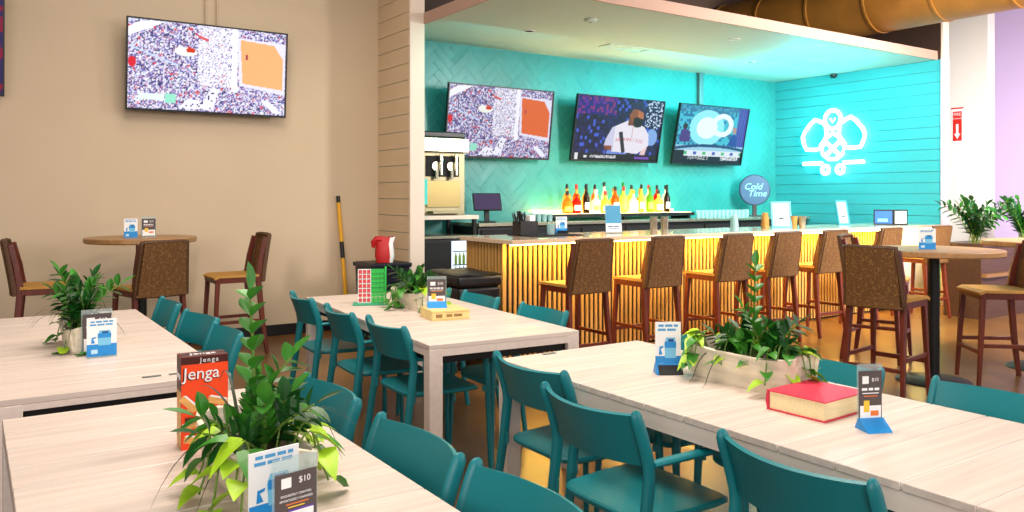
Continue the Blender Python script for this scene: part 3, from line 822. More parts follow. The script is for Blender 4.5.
MB().box(-.085, .085, -.003, .003, .0, .30, 0, Tm).build('panel', M['acrylic'], t)
b = MB().box(-.08, .08, -.0045, -.0032, .1, .29, 0, Tm).box(-.08, .08, -.0045, -.0032, .01, .1, 1, Tm)
b.words(Tm, -.06, .06, .07, .012, 2, 2, .005); b.words(Tm, -.05, .05, .045, .008, 2, 3, .005)
b.build('menu_sheet', [mat('menu_print_blue', (70, 150, 190), .5), M['paper'], M['dblue']], t)
MB().box(-.085, .085, -.07, .06, 0, .003).build('base', M['acrylic'], t)
for k, (x, y) in enumerate(((5.73, 5.98), (5.85, 5.95))):
    glassware('cocktail_shaker', ('steel shaker tin on the bar, left of the pair', 'steel shaker tin on the bar, right of the pair')[k], 'shaker', (x, y, ZB), [(.032, 0), (.034, .01), (.042, .17), (.040, .17), (.03, .012)], M['steel_light'], [(.0425, .165), (.0435, .172), (.04, .172)], 'shaker tins on the bar', M['steel_light'])
def cup_stack(label, loc, m, n):
    t = thing('stacked_cup', label, 'cup', loc)
    MB().lathe([(.046, 0), (.047, .008), (.034, .12), (.034, .125)], 16).build('body', m, t)
    for k in range(1): MB().lathe([(.047, .0), (.049, .003), (.047, .008)], 16).build('rim', m, t)
    return t
for k in range(4): cup_stack('clear plastic cup, %s of the upturned stack on the bar' % ('bottom', 'second', 'third', 'top')[k], (6.93, 5.98, ZB+k*.02), M['glass'], 1)['group'] = 'upturned clear cups on the bar'
for k in range(4): cup_stack('amber tinted cup, %s of the stack before the beer sign' % ('bottom', 'second', 'third', 'top')[k], (7.74, 6.22, ZB+k*.02), M['amberglass'], 1)['group'] = 'upturned amber cups on the bar'
def frame_stand(label, loc, rz, w, h):
    t = thing('picture_frame', label, 'frame', loc, rz)
    T = TR(0, 0, .0, 0, radians(-12))
    b = MB()
    for a in ((-w/2, w/2, 0, .022), (-w/2, w/2, h-.022, h), (-w/2, -w/2+.022, .022, h-.022), (w/2-.022, w/2, .022, h-.022)): b.box(a[0], a[1], -.008, .008, a[2], a[3], 0, T)
    b.build('frame', mat('blue_grey_frame', (60, 150, 170), .4), t)
    b = MB().box(-w/2+.02, w/2-.02, -.003, .004, .02, h-.02, 0, T)
    for k in range(6): b.box(-w*.28, w*.28, -.0042, -.0031, .06+k*.035, .072+k*.035, 1, T)
    b.build('notice', [mat('notice_paper', (170, 196, 202), .6), mat('print_grey', (150, 160, 170), .6)], t)
    MB().bar((0, .012, .12), (0, .10, .0), .05, .006).build('strut', M['grey'], t)
    return t
frame_stand('blue framed notice standing on the bar before the beer sign', (8.02, 6.20, ZB), radians(-35), .24, .32)
frame_stand('narrow framed notice on the bar below the neon emblem', (9.55, 6.40, ZB), radians(-10), .20, .33)
for k, (x, y, m) in enumerate(((8.24, 6.08, M['steel_light']), (8.16, 6.14, M['amberglass']))):
    glassware('bar_tumbler', ('bright steel tumbler right of the blue framed notice', 'small amber tumbler right of the blue framed notice')[k], 'cup', (x, y, ZB), [(.034, 0), (.036, .01), (.045, .14), (.042, .14), (.03, .012)], m, [(.0455, .135), (.0465, .142), (.043, .142)], None, m)
t = thing('folding_menu', 'dark framed two page menu standing at the right end of the bar', 'menu', (10.1, 6.05, ZB), radians(-40))
for sg, col in ((-1, 0), (1, 1)):
    T = Matrix.Rotation(sg*radians(14), 4, 'Z')
    x0, x1 = (-.24, 0) if sg < 0 else (0, .2)
    o = MB().box(x0, x1, -.006, .006, 0, .2, 0, T).build('panel', M['black'], t, bevel=.002)
    b = MB().box(x0+.016, x1-.016, -.0075, -.0062, .018, .182, 0, T)
    if col == 0: b.box(x0+.05, x1-.07, -.0085, -.0076, .04, .08, 1, T)
    else:
        for k in range(5): b.box(x0+.035, x1-.035, -.0085, -.0076, .04+k*.026, .048+k*.026, 1, T)
    b.build('page', [mat('menu_blue_page', (40, 100, 180), .5) if col == 0 else mat('menu_pale_page', (190, 206, 200), .5), M['lblue']], o)

# ------------------------------------------------------------------ dining tables
def dining_table(label, cx, yn, yf, w, rz=0, ap=.06):
    Lh = (yf-yn)/2; cy = (yn+yf)/2
    t = thing('dining_table', label, 'table', (cx, cy, 0), rz, 'white plank dining tables')
    n = round(2*Lh/.181); p = 2*Lh/n
    b = MB()
    for k in range(n): b.box(-w/2, w/2, -Lh+k*p+.0026, -Lh+(k+1)*p-.0026, .722, .745)
    for k in range(1, n): b.box(-w/2+.003, w/2-.003, -Lh+k*p-.0024, -Lh+k*p+.0024, .724, .7444, 1)
    b.build('tabletop', [M['table'], M['white']], t, bevel=.002, seg=1)
    b = MB()
    b.box(-w/2+.002, -w/2+.026, -Lh+.07, Lh-.07, .745-ap, .7215).box(w/2-.026, w/2-.002, -Lh+.07, Lh-.07, .745-ap, .7215)
    b.box(-w/2+.07, w/2-.07, -Lh+.002, -Lh+.026, .745-ap, .7215).box(-w/2+.07, w/2-.07, Lh-.026, Lh-.002, .745-ap, .7215)
    b.build('apron', M['table_apron'], t)
    for sx in (-1, 1): MB().box(sx*(w/2-.045)-.015, sx*(w/2-.045)+.015, -Lh+.075, Lh-.075, .651, .7215).build('side_rail', M['iron'], t)
    for sy in (-1, 1): MB().box(-w/2+.072, w/2-.072, sy*(Lh-.045)-.015, sy*(Lh-.045)+.015, .645, .7215).build('end_rail', M['iron'], t)
    for sx in (-1, 1):
        for sy in (-1, 1):
            x0, y0 = sx*(w/2-.0365), sy*(Lh-.0365)
            MB().box(x0-.0355, x0+.0355, y0-.0355, y0+.0355, 0, .7215).build('leg', M['table_apron'], t, bevel=.003)
    return t
tM = dining_table('white plank dining table nearest the bar, with the wooden game box on it', 2.37, 3.45, 5.62, .88, radians(-4))
tL1 = dining_table('white plank dining table at the rear left, nearest the beige wall', .49, 3.385, 5.66, .80, 0, .047)
tL2 = dining_table('white plank dining table at the front left, holding the orange block game box', .515, .85, 3.10, .85)
tR = dining_table('white plank dining table at the front right, holding the red book', 2.375, .78, 3.03, .83, 0, .08)
for (tt, x, y) in ((tL1, .12, -1.02), (tL1, .22, -1.02), (tR, -.16, 1.09)):
    MB().box(x-.035, x+.035, y-.012, y+.012, .7455, .7475).build('cable_plate', M['grey'], tt)

# ------------------------------------------------------------------ teal armchairs (facing local +y)
def make_chair(label):
    t = thing('armchair', label, 'chair', (0, 0, 0), 0, 'teal plastic armchairs')
    def prof(z):           # centre line of a rear post: y at height z
        P = [(0, -.285), (.25, -.245), (.45, -.218), (.60, -.200), (.645, -.205), (.72, -.228), (.80, -.258)]
        for (a, ya), (c, yc) in zip(P, P[1:]):
            if a <= z <= c: return ya+(yc-ya)*(z-a)/(c-a)
        return P[-1][1]
    for s in (-1, 1):
        pts = []; tap = []
        for z in (0, .12, .25, .36, .45, .53, .60, .64, .68, .73, .77, .795, .808, .814):
            pts.append((s*(.235 + .02*max(0, (.45-z)/.45)), prof(z), z))
            tap.append(.72+.28*min(1, z/.5) if z < .79 else (.9 if z < .8 else (.66 if z < .81 else .3)))
        MB().sweep(pts, .030, .046, (1, 0, 0), 0, False, 12, tap).build('leg', M['teal'], t)
    def back(u, v):
        x = (u-.5)*.456; z = .632+v*.168
        bow = .062*(1-(2*u-1)**2)
        return (x, prof(z)-bow+.012, z - .006*(1-(2*u-1)**2)*v)
    MB().sheet(back, 18, 6, -.013).build('backrest', M['teal'], t)
    # seat: rounded slab, slightly dished
    N = 40; rings = []; b = MB()
    def outline(a, k):
        c_, s_ = cos(a), sin(a); e = .36
        x = math.copysign(abs(c_)**e, c_)*.228*k; y = math.copysign(abs(s_)**e, s_)*.222*k
        return x*(1-.05*(y < 0)), y-.002
    v = []; f = []
    spec = [(.0, .437, 0), (.55, .437, 0), (.96, .433, 0), (1.0, .440, 0), (1.0, .452, 0), (.975, .458, 0), (.8, .455, 0), (.4, .448, 0), (.0, .447, 0)]
    for k, z, _ in spec:
        for q in range(N):
            x, y = outline(2*pi*q/N, max(k, .001)); v.append((x, y, z - (.018*max(0, (y-.14)/.08)**2 if y > .14 else 0)))
    for i in range(len(spec)-1):
        for q in range(N): f.append((i*N+q, i*N+(q+1) % N, (i+1)*N+(q+1) % N, (i+1)*N+q))
    MB().add(v, f).build('seat', M['teal'], t)
    for s in (-1, 1):
        x = s*.238
        pts = [(s*.250, .245, 0), (s*.246, .238, .2), (x, .232, .45), (x, .228, .55), (x, .222, .59), (x, .205, .615), (x, .175, .63), (x, .14, .634)]
        MB().sweep(pts, .032, .034, (1, 0, 0), 0, False, 12, [.75, .85, 1, 1, 1, 1, 1, 1]).build('leg', M['teal'], t)
        MB().sweep([(x, .14, .634), (x, .0, .636), (x, -.14, .637), (x, -.19, .637)], .036, .024, (1, 0, 0), 0, False, 12, [1, 1.1, 1.05, .9]).build('armrest', M['teal'], t)
        MB().bar((s*.225, -.2, .44), (s*.24, -.218, .44), .05, .03, side=(0, 0, 1)).build('seat_bracket', M['teal'], t)
        MB().bar((s*.222, .21, .44), (s*.238, .23, .44), .03, .03, side=(0, 0, 1)).build('seat_bracket', M['teal'], t)
    return t
FX, NX = face(1, 0), face(-1, 0)
chairs = [
 (2.11, 5.28, FX-.07, 'farthest of three teal armchairs on the column side of the table nearest the bar'),
 (2.07, 4.52, FX-.07, 'middle of three teal armchairs on the left side of the table nearest the bar'),
 (2.09, 3.93, FX-.03, 'nearest of three teal armchairs on the left side of the table nearest the bar'),
 (2.62, 5.32, NX-.07, 'teal armchair behind the wooden game box, mostly hidden by the drink sign'),
 (2.62, 4.68, NX-.07, 'teal armchair in front of the black padded cart'),
 (2.60, 3.93, NX-.05, 'teal armchair backed against the bar side, nearest the leftmost bar stool'),
 (.80, 5.46, NX, 'teal armchair farthest along the rear left table, nearest the wall stool'),
 (.83, 4.72, NX+.12, 'middle teal armchair on the right side of the rear left table'),
 (.82, 4.17, NX, 'teal armchair at the rear left table just behind the orange game box'),
 (.79, 2.70, NX, 'teal armchair farthest along the right side of the front left table'),
 (.785, 2.03, NX, 'middle teal armchair along the right side of the front left table'),
 (.80, 1.50, NX, 'nearest teal armchair of the front left table, cut off by the bottom edge'),
 (2.12, 2.66, FX, 'farthest teal armchair on the left side of the front right table'),
 (1.95, 2.08, FX, 'middle teal armchair on the left side of the front right table'),
 (2.01, 1.32, FX-.04, 'nearest teal armchair on the left side of the front right table, by the bottom edge'),
 (2.62, 2.60, NX, 'teal armchair behind the trough planter on the front right table, far end'),
 (2.64, 2.02, NX, 'teal armchair behind the red book on the front right table'),
 (2.68, 1.36, NX, 'teal armchair at the right edge of the picture, at the front right table'),
]
c0 = None
for x, y, rz, lb in chairs:
    if c0 is None:
        c0 = make_chair(lb); c0.location = (x, y, 0); c0.rotation_euler = (0, 0, rz)
    else: dup(c0, (x, y, 0), rz, lb)

# ------------------------------------------------------------------ bar stools (facing local +y)
def make_stool(label):
    t = thing('bar_stool', label, 'bar stool', (0, 0, 0), 0, 'woven cane bar stools')
    for s in (-1, 1):
        pts = [(s*.215, -.265, 0), (s*.203, -.225, .3), (s*.192, -.192, .66), (s*.192, -.19, .74), (s*.190, -.215, .90), (s*.186, -.258, 1.085)]
        b = MB(); tp = [.72, .9, 1, 1, .9, .8]
        b.sweep(pts, .036, .05, (1, 0, 0), 0, False, 0, tp); b.build('leg', M['walnut'], t, bevel=.006)
        b = MB().bar((s*.205, .215, 0), (s*.185, .175, .70), .026, .028, .038, .042); b.build('leg', M['walnut'], t, bevel=.005)
    # seat: wood frame with woven top
    b = MB().bar((-.2, .185, .695), (.2, .185, .695), .05, .035, side=(0, 0, 1)).bar((-.2, -.18, .695), (.2, -.18, .695), .05, .035, side=(0, 0, 1))
    b.bar((-.195, -.18, .695), (-.19, .185, .695), .05, .035, side=(0, 0, 1)).bar((.195, -.18, .695), (.19, .185, .695), .05, .035, side=(0, 0, 1))
    b.build('seat_frame', M['walnut'], t, bevel=.004)
    def top(u, v):
        x = (u-.5)*.43; y = -.19+v*.405
        return (x, y, .742 - .012*sin(pi*u)*sin(pi*v) - .02*max(0, v-.9)/.1)
    MB().sheet(top, 12, 10, .022).build('seat', M['seatweave'], t)
    def yb(z): return -.198-.067*max(0, (z-.70)/.40)**1.1
    def hw(z): return .222-.030*(z-.68)/.44
    def panel(off):
        def fn(u, v):
            z = .675+v*.428; w = hw(z)
            return ((u-.5)*2*(w-off), yb(z)-.035-.022*(1-(2*u-1)**2), z)
        return fn
    MB().sheet(panel(.03), 10, 10, -.020).build('backrest', M['cane'], t)
    # binding round the back panel
    ps = []
    for k in range(9): z = .68+k*.053; ps.append((-hw(z)+.012, yb(z)-.03, z))
    for k in range(1, 10): u = -1+k*.2; ps.append((u*(hw(1.105)-.012), yb(1.105)-.03-.022*(1-u*u), 1.105))
    for k in range(8, -1, -1): z = .68+k*.053; ps.append((hw(z)-.012, yb(z)-.03, z))
    for k in range(9, 0, -1): u = -1+k*.2; ps.append((u*(hw(.68)-.012), yb(.68)-.03-.022*(1-u*u), .68))
    MB().sweep(ps, .044, .034, (0, 1, 0), 0, True, 8).build('back_frame', M['cane_edge'], t)
    # stretchers
    MB().bar((-.195, .205, .26), (.195, .205, .26), .034, .022, side=(0, 0, 1)).build('footrest', M['walnut'], t, bevel=.004)
    MB().bar((-.2, -.232, .24), (.2, -.232, .24), .03, .022, side=(0, 0, 1)).build('stretcher', M['walnut'], t, bevel=.004)
    for s in (-1, 1): MB().bar((s*.2, -.225, .31), (s*.195, .2, .31), .03, .02, side=(0, 0, 1)).build('stretcher', M['walnut'], t, bevel=.004)
    MB().box(-.02, .02, -.25, -.246, .682, .69).build('maker_tag', M['steel_light'], t)
    return t
yb_ = 5.43
stools = [
 (4.27, yb_, -.02, 'leftmost cane bar stool along the slatted bar front'),
 (5.10, yb_, -.02, 'second cane bar stool from the left along the slatted bar'),
 (6.02, yb_, -.03, 'third cane bar stool from the left along the slatted bar'),
 (6.75, yb_, -.03, 'fourth cane bar stool from the left along the slatted bar'),
 (7.52, yb_, -.03, 'fifth cane bar stool from the left along the slatted bar'),
 (8.55, yb_, -.03, 'sixth cane bar stool along the bar, behind the round table'),
 (9.60, yb_, -.03, 'last cane bar stool along the bar, by its white end panel'),
 (5.62, 3.41, face(1, .14), 'cane bar stool with its woven back to us at the right round table'),
 (6.78, 3.20, face(-.75, .66), 'cane bar stool on the right side of the right round table'),
 (6.82, 4.22, face(.30, -.95), 'cane bar stool on the far side of the right round table'),
 (.55, 7.74, face(1, -.1), 'cane bar stool left of the round table by the beige wall, facing right'),
 (1.22, 7.15, face(-.25, .97), 'cane bar stool with its back to us at the round table by the beige wall'),
 (2.06, 7.80, face(-1, 0), 'cane bar stool right of the round table by the beige wall, facing left'),
 (7.35, 2.62, face(.3, .95), 'cane bar stool at the farther round table by the right edge'),
]
s0 = None
for x, y, rz, lb in stools:
    if s0 is None:
        s0 = make_stool(lb); s0.location = (x, y, 0); s0.rotation_euler = (0, 0, rz)
    else: dup(s0, (x, y, 0), rz, lb)

# round high tables
def round_table(label, x, y, r, z):
    t = thing('round_table', label, 'table', (x, y, 0), 0, 'round high tables')
    MB().lathe([(r-.008, z-.045), (r, z-.037), (r, z-.006), (r-.006, z)], 56).build('tabletop', M['oak'], t)
    MB().lathe([(.045, .02), (.045, z-.06)], 20).build('column', M['iron'], t)
    MB().lathe([(.27, 0), (.275, .006), (.26, .014), (.06, .03), (.05, .06)], 36).build('base_plate', M['iron'], t)
    MB().box(-.2, .2, -.03, .03, z-.06, z-.046).box(-.03, .03, -.2, .2, z-.06, z-.046).build('top_bracket', M['iron'], t)
    return t
round_table('round high oak table against the beige wall, with two small cards', 1.26, 7.72, .455, 1.11)
round_table('round high oak table at right in front of the bar, with a blue card', 6.37, 3.48, .50, 1.05)
round_table('round high oak table half cut by the right picture edge', 7.62, 3.22, .46, 1.09)
card_holder('small white and blue drink card on the right round table', (6.24, 3.46, 1.05), radians(-38), .13, .165, 'cup_clear')
card_holder('small white and blue drink card on the round table by the beige wall', (1.16, 7.62, 1.11), radians(6), .11, .165, 'cup_clear')
card_holder('small charcoal menu card on the round table by the beige wall', (1.31, 7.66, 1.11), radians(8), .115, .18, 'menu')

# ------------------------------------------------------------------ plants
def leaf(b, p, d, L, W, mi, droop=.3, n=4, heart=False):
    d = Vector(d).normalized(); p = Vector(p)
    up = Vector((0, 0, 1)); s = d.cross(up)
    if s.length < .05: s = Vector((1, 0, 0))
    s.normalize(); nrm = s.cross(d).normalized()
    prof = [(0, .06), (.25, .8), (.5, 1), (.78, .68), (1, .03)] if not heart else [(0, .35), (.16, 1), (.45, .92), (.75, .5), (1, .02)]
    vs = []
    for t_, w in prof:
        c = p + d*(L*t_) - Vector((0, 0, 1))*(droop*L*t_*t_)
        vs += [c - s*(W/2*w) + nrm*(.18*W*w), c, c + s*(W/2*w) + nrm*(.18*W*w)]
    fs = []
    for i in range(len(prof)-1):
        fs += [(i*3, i*3+1, i*3+4, i*3+3), (i*3+1, i*3+2, i*3+5, i*3+4)]
    b.add(vs, fs, mi)
def zz_stem(b, base, az, lean, H, rnd, mi=0, lw=.03, ll=.075, pairs=8):
    base = Vector(base); h = Vector((cos(az), sin(az), 0)); pts = []
    for k in range(9):
        t_ = k/8; pts.append(base + h*(lean*t_*t_) + Vector((0, 0, H*(t_-.10*t_*t_))))
    b.tube(pts, .006, 6, 3, taper=[1-.07*k for k in range(9)])
    for k in range(pairs):
        t_ = .22+.78*(k+.5)/pairs; i = min(7, int(t_*8)); q = pts[i].lerp(pts[i+1], t_*8-i); tg = (pts[i+1]-pts[i]).normalized()
        side = tg.cross(Vector((cos(az+1.2), sin(az+1.2), .2))).normalized()
        for sg in (-1, 1):
            dd = side*sg + tg*.75 + Vector((rnd.uniform(-.2, .2), rnd.uniform(-.2, .2), rnd.uniform(-.1, .25)))
            leaf(b, q, dd, ll*rnd.uniform(.85, 1.15)*(1-.25*t_), lw*rnd.uniform(.9, 1.1), mi, .15)
    leaf(b, pts[-1], pts[-1]-pts[-2], ll*.9, lw*.9, mi, .05)
def pothos(b, base, az, reach, drop, rnd, lime=.6, ll=.07, n=6, rise=.08):
    base = Vector(base); h = Vector((cos(az), sin(az), 0)); pts = []
    for k in range(9):
        t_ = k/8; pts.append(base + h*(reach*(1-(1-t_)**1.6)) + Vector((0, 0, rise*sin(pi*min(1, t_*1.3))-drop*t_*t_)))
    b.tube(pts, .0028, 5, 3)
    for k in range(n):
        t_ = .2+.8*(k+.6)/n; i = min(7, int(t_*8)); q = pts[i].lerp(pts[min(8, i+1)], t_*8-i)
        a2 = az+rnd.uniform(-1.5, 1.5)
        dd = Vector((cos(a2), sin(a2), rnd.uniform(-.5, .35)))
        leaf(b, q, dd, ll*rnd.uniform(.75, 1.25), ll*.78*rnd.uniform(.8, 1.1), 2 if rnd.random() < lime else 1, .45, heart=True)
def blade(b, base, az, reach, H, drop, mi=4, w=.010):
    base = Vector(base); h = Vector((cos(az), sin(az), 0)); s = Vector((-sin(az), cos(az), 0))
    vs = []; fs = []; n = 10
    for k in range(n+1):
        t_ = k/n; c = base + h*(reach*t_) + Vector((0, 0, H*sin(pi*t_*.62)-drop*t_**3))
        ww = w*(1-t_**2*.9)/2
        vs += [c-s*ww, c+s*ww]
    for k in range(n): fs.append((2*k, 2*k+1, 2*k+3, 2*k+2))
    b.add(vs, fs, mi)
PM = [M['g1'], M['g2'], M['g3'], M['stem'], M['blade']]
def trough(t, L, W, H):
    """long whitewashed dough bowl with raised ends, hollow"""
    nu, nv = 24, 10
    def outer(u, v):
        # u along the length, v across the section: rim, side, flat bottom, side, rim
        k = abs(2*u-1)**3
        if v < .35: t_ = v/.35; x = -W/2*(1-.24*t_); zf = 1-t_
        elif v > .65: t_ = (1-v)/.35; x = W/2*(1-.24*t_); zf = 1-t_
        else: x = -W/2*.76*(1-2*(v-.35)/.3); zf = 0
        e = 1-abs(2*u-1)**7*.3
        return (x*e, (u-.5)*L*(1-.07*(1-zf)), zf*H*(1+.16*k))
    MB().sheet(outer, nu, 20, .014).build('trough', M['dough'], t, bevel=0)
    for s in (-1, 1):
        b = MB(); ye = L/2*.90
        b.prism([(-W*.34, .012), (W*.34, .012), (W*.42, H*1.08), (W*.2, H*1.2), (-W*.2, H*1.2), (-W*.42, H*1.08)], s*ye-.010, s*ye+.010, 'xz')
        b.build('end_board', M['dough'], t)
    MB().box(-W*.33, W*.33, -L*.43, L*.43, H*.55, H*.72).build('soil', M['soil'], t)
def planter(label, loc, rz, L, W, H, seed, stems, trails, blades, zs=1.0, lw=.04, ll=.09, lime=.6, pl=.07, pn=5):
    t = thing('potted_plant', label, 'plant', loc, rz, 'trough planters on the dining tables')
    trough(t, L, W, H)
    rnd = random.Random(seed)
    b = MB()
    for (y, az, lean, hh) in stems: zz_stem(b, (rnd.uniform(-.02, .02), y, H*.6), az, lean, hh*zs, rnd, 0 if rnd.random() < .55 else 1, lw, ll, 7)
    for (x, y, az, reach, drop) in trails: pothos(b, (x, y, H*.8), az, reach, drop, rnd, lime, pl, pn)
    for (y, az, reach, hh, drop) in blades: blade(b, (0, y, H*.7), az, reach, hh, drop)
    b.v = [(x, y, max(z, .003+.002*((i*7) % 5))) for i, (x, y, z) in enumerate(b.v)]
    b.build('foliage', PM, t)
    return t
rd = random.Random(3)
# front left table: tall leafy plant, lime pothos at its near end
st = [(rd.uniform(-.12, .06), rd.uniform(-1.3, 1.6), rd.uniform(.06, .13), rd.uniform(.12, .20)) for _ in range(6)] + [(-.02, 2.2, .015, .46), (-.04, 2.9, .15, .13), (-.08, 3.3, .15, .11), (-.02, .2, .12, .26), (-.10, 4.4, .05, .18)]
tr = [(-.05, -.10, 3.0, .10, .07), (-.06, -.16, 3.4, .09, .10), (-.05, -.22, 3.9, .08, .11), (.03, -.20, -.2, .09, .05), (.05, -.14, .3, .09, .04), (-.04, -.04, 2.8, .10, .06), (.05, -.05, .2, .10, .03), (.06, .02, -.1, .10, .04), (.02, -.12, .8, .08, .02), (-.05, -.19, 3.3, .05, .05)]
bl = [(-.05, 3.3, .26, .10, .16), (-.1, 3.6, .20, .08, .14), (.0, -.3, .26, .12, .08), (-.05, .1, .30, .13, .14), (.1, 1.6, .2, .18, .05), (.0, 2.2, .2, .16, .02), (-.1, .3, .24, .15, .2)]
planter('trough planter of lime pothos and tall leafy stems beside the orange game box', (.60, 2.08, .745), 0, .55, .19, .115, 11, st, tr, bl, lw=.042, ll=.09, lime=.75, pl=.08, pn=3)
rd = random.Random(5)
st = [(rd.uniform(-.14, .10), rd.uniform(0, 2*pi), rd.uniform(.05, .11), rd.uniform(.10, .17)) for _ in range(14)] + [(-.03, .3, .02, .42), (-.06, 2.0, .07, .24), (-.1, 5.0, .10, .20)]
tr = [(rd.uniform(-.05, .02), y, a, rd.uniform(.04, .09), rd.uniform(.01, .06)) for y, a in ((.24, 2.4), (.20, 3.2), (.16, 2.9), (-.16, 5.4), (-.19, 4.9), (-.2, 5.8), (-.12, -.3), (-.22, 5.2), (.22, 2.9), (.12, 3.2), (.05, 3.0), (.0, 3.3), (-.06, 3.1), (-.14, 3.4), (-.19, 4.2), (-.1, .1), (.1, .2), (.2, 1.5), (-.16, .2))]
bl = [(.14, 3.2, .20, .05, .16), (.08, 3.3, .22, .05, .17)]
planter('trough planter of dark leafy stems beside the red book', (2.50, 2.08, .745), 0, .52, .20, .125, 12, st, tr, bl, lw=.036, ll=.08, lime=.35, pl=.068, pn=4)
rd = random.Random(6)
st = [(rd.uniform(-.1, .1), rd.uniform(0, 2*pi), rd.uniform(.05, .14), rd.uniform(.12, .22)) for _ in range(7)]
tr = [(rd.uniform(-.05, .05), rd.uniform(-.2, .2), a, rd.uniform(.08, .18), rd.uniform(.04, .12)) for a in (2.8, 3.4, 4.0, 4.6, 5.3, .2, 3.1, 4.3)]
planter('trough planter behind the wooden game box and drink sign', (2.41, 4.74, .745), radians(-4), .46, .18, .10, 13, st, tr, [], lime=.15)
rd = random.Random(8)
st = [(rd.uniform(-.1, .1), rd.uniform(0, 2*pi), rd.uniform(.05, .2), rd.uniform(.16, .3)) for _ in range(13)] + [(0, 2.6, .1, .33), (.02, .3, .2, .25)]
bl = [(rd.uniform(-.1, .1), rd.uniform(0, 2*pi), rd.uniform(.2, .32), rd.uniform(.1, .18), .1) for _ in range(16)]
tr = [(0, -.1, 3.6, .1, .1), (.03, -.15, 4.6, .1, .1), (0, .1, 2.5, .12, .08)]
planter('bushy dark plant with thin blades on the rear left table', (.45, 4.40, .745), 0, .46, .17, .10, 14, st, tr, bl, lime=.1)
# partition planter at far right with two big plants
t = thing('planter_box', 'long dark wooden planter box beyond the right round table', 'partition', (10.9, 5.1, 0))
b = MB().box(-.92, 2.2, -.22, -.19, 0, .86).box(-.92, 2.2, .19, .22, 0, .86).box(-.92, -.89, -.19, .19, 0, .86).box(2.17, 2.2, -.19, .19, 0, .86).box(-.89, 2.17, -.19, .19, .5, .55)
b.build('box', M['planterwood'], t)
MB().box(-.92, 2.2, -.28, -.22, .50, .54).build('rail', mat('rail_wood', (120, 84, 46), .5), t)
MB().box(-.94, 2.22, -.25, .25, .86, .90).build('ledge', M['planterwood'], t, bevel=.004)
def pot_plant(label, x, y, z, seed, n, hh):
    t = thing('potted_zz_plant', label, 'plant', (x, y, z))
    MB().lathe([(.08, 0), (.11, .14), (.125, .14), (.125, .17), (.105, .17), (.1, .14)], 20).build('pot', M['terracotta'], t)
    MB().lathe([(.098, .13), (.098, .145)], 16).build('soil', M['soil'], t)
    rnd = random.Random(seed); b = MB()
    for k in range(n):
        a = 2*pi*k/n+rnd.uniform(-.3, .3)
        zz_stem(b, (rnd.uniform(-.05, .05), rnd.uniform(-.05, .05), .14), a, rnd.uniform(.12, .42), rnd.uniform(.65, 1)*hh, rnd, 0 if rnd.random() < .7 else 1, .06, .13, 8)
    b.build('foliage', PM, t)
pot_plant('leafy green plant in a terracotta pot at the white wall end', 10.22, 5.08, .72, 21, 17, .62)
pot_plant('dark leafy plant in a pot by the lilac wall, partly cut off', 11.45, 5.08, .72, 22, 16, .62)
t = thing('extinguisher_sign', 'tall red and white fire extinguisher sign on the white wall', 'sign', (12.0-.004, 6.20, 2.50), radians(-90))
b = MB().box(-.085, .085, -.004, .003, -.24, .24, 0).box(-.065, .065, -.006, -.0042, -.225, .205, 1)
b.add([(-.018, -.0072, .02), (.018, -.0072, .02), (.018, -.0072, -.12), (-.018, -.0072, -.12)], [(0, 3, 2, 1)], 0)
b.add([(-.045, -.0072, -.12), (.045, -.0072, -.12), (0, -.0072, -.2)], [(0, 2, 1)], 0)
b.text('FIRE', .06, UP(0, -.0065, .16), 0); b.text('EXTINGUISHER', .019, UP(0, -.0065, .1), 0)
b.build('plate', [M['paper'], M['signred']], t)
MB().box(-.09, .09, -.0042, .004, .24, .262).build('top_bracket', M['signred'], t)

# ------------------------------------------------------------------ things on the dining tables
ZT = .745
# block game box
t = thing('game_box', 'tall orange block game carton behind the front left planter', 'box', (.568, 2.47, ZT), radians(-3))
w, dp, h = .128, .075, .265
b = MB().box(-w/2, w/2, -dp/2, dp/2, 0, h-.001, 0)
b.box(-w/2+.001, w/2-.001, -dp/2+.001, dp/2-.001, h-.001, h, 1)
yy = -dp/2-.0006
def frect(x0, x1, z0, z1, m, dy=0): b.add([(x0, yy-dy, z0), (x1, yy-dy, z0), (x1, yy-dy, z1), (x0, yy-dy, z1)], [(0, 1, 2, 3)], m)
frect(-w/2, w/2, h-.022, h-.001, 1)
b.text('Jenga', .019, UP(.012, yy-.0012, h-.012), 2, space=1.3)
b.text('Jenga', .050, UP(-.012, yy-.0012, h-.052), 1, .0003, shear=.05); b.text('Jenga', .048, UP(-.010, yy-.0018, h-.050), 2, .0006, shear=.05)
for k, (x, z_, a) in enumerate(((.035, .13, .3), (.02, .10, -.2), (-.02, .115, .15), (.045, .075, .5), (-.035, .07, -.35), (.0, .055, .1), (-.045, .13, .8), (.03, .03, .0), (-.03, .025, .2))):
    T = Matrix.Translation((x, yy-.0004-.0002*k, z_)) @ Matrix.Rotation(a, 4, 'Y')
    b.add([(-.028, 0, -.009), (.028, 0, -.009), (.028, 0, .009), (-.028, 0, .009)], [(0, 1, 2, 3)], 3, T)
    b.add([(-.028, -.0001, .009), (.028, -.0001, .009), (.022, -.0001, .014), (-.022, -.0001, .014)], [(0, 1, 2, 3)], 2, T)
frect(-.055, .0, .078, .092, 1, .003)
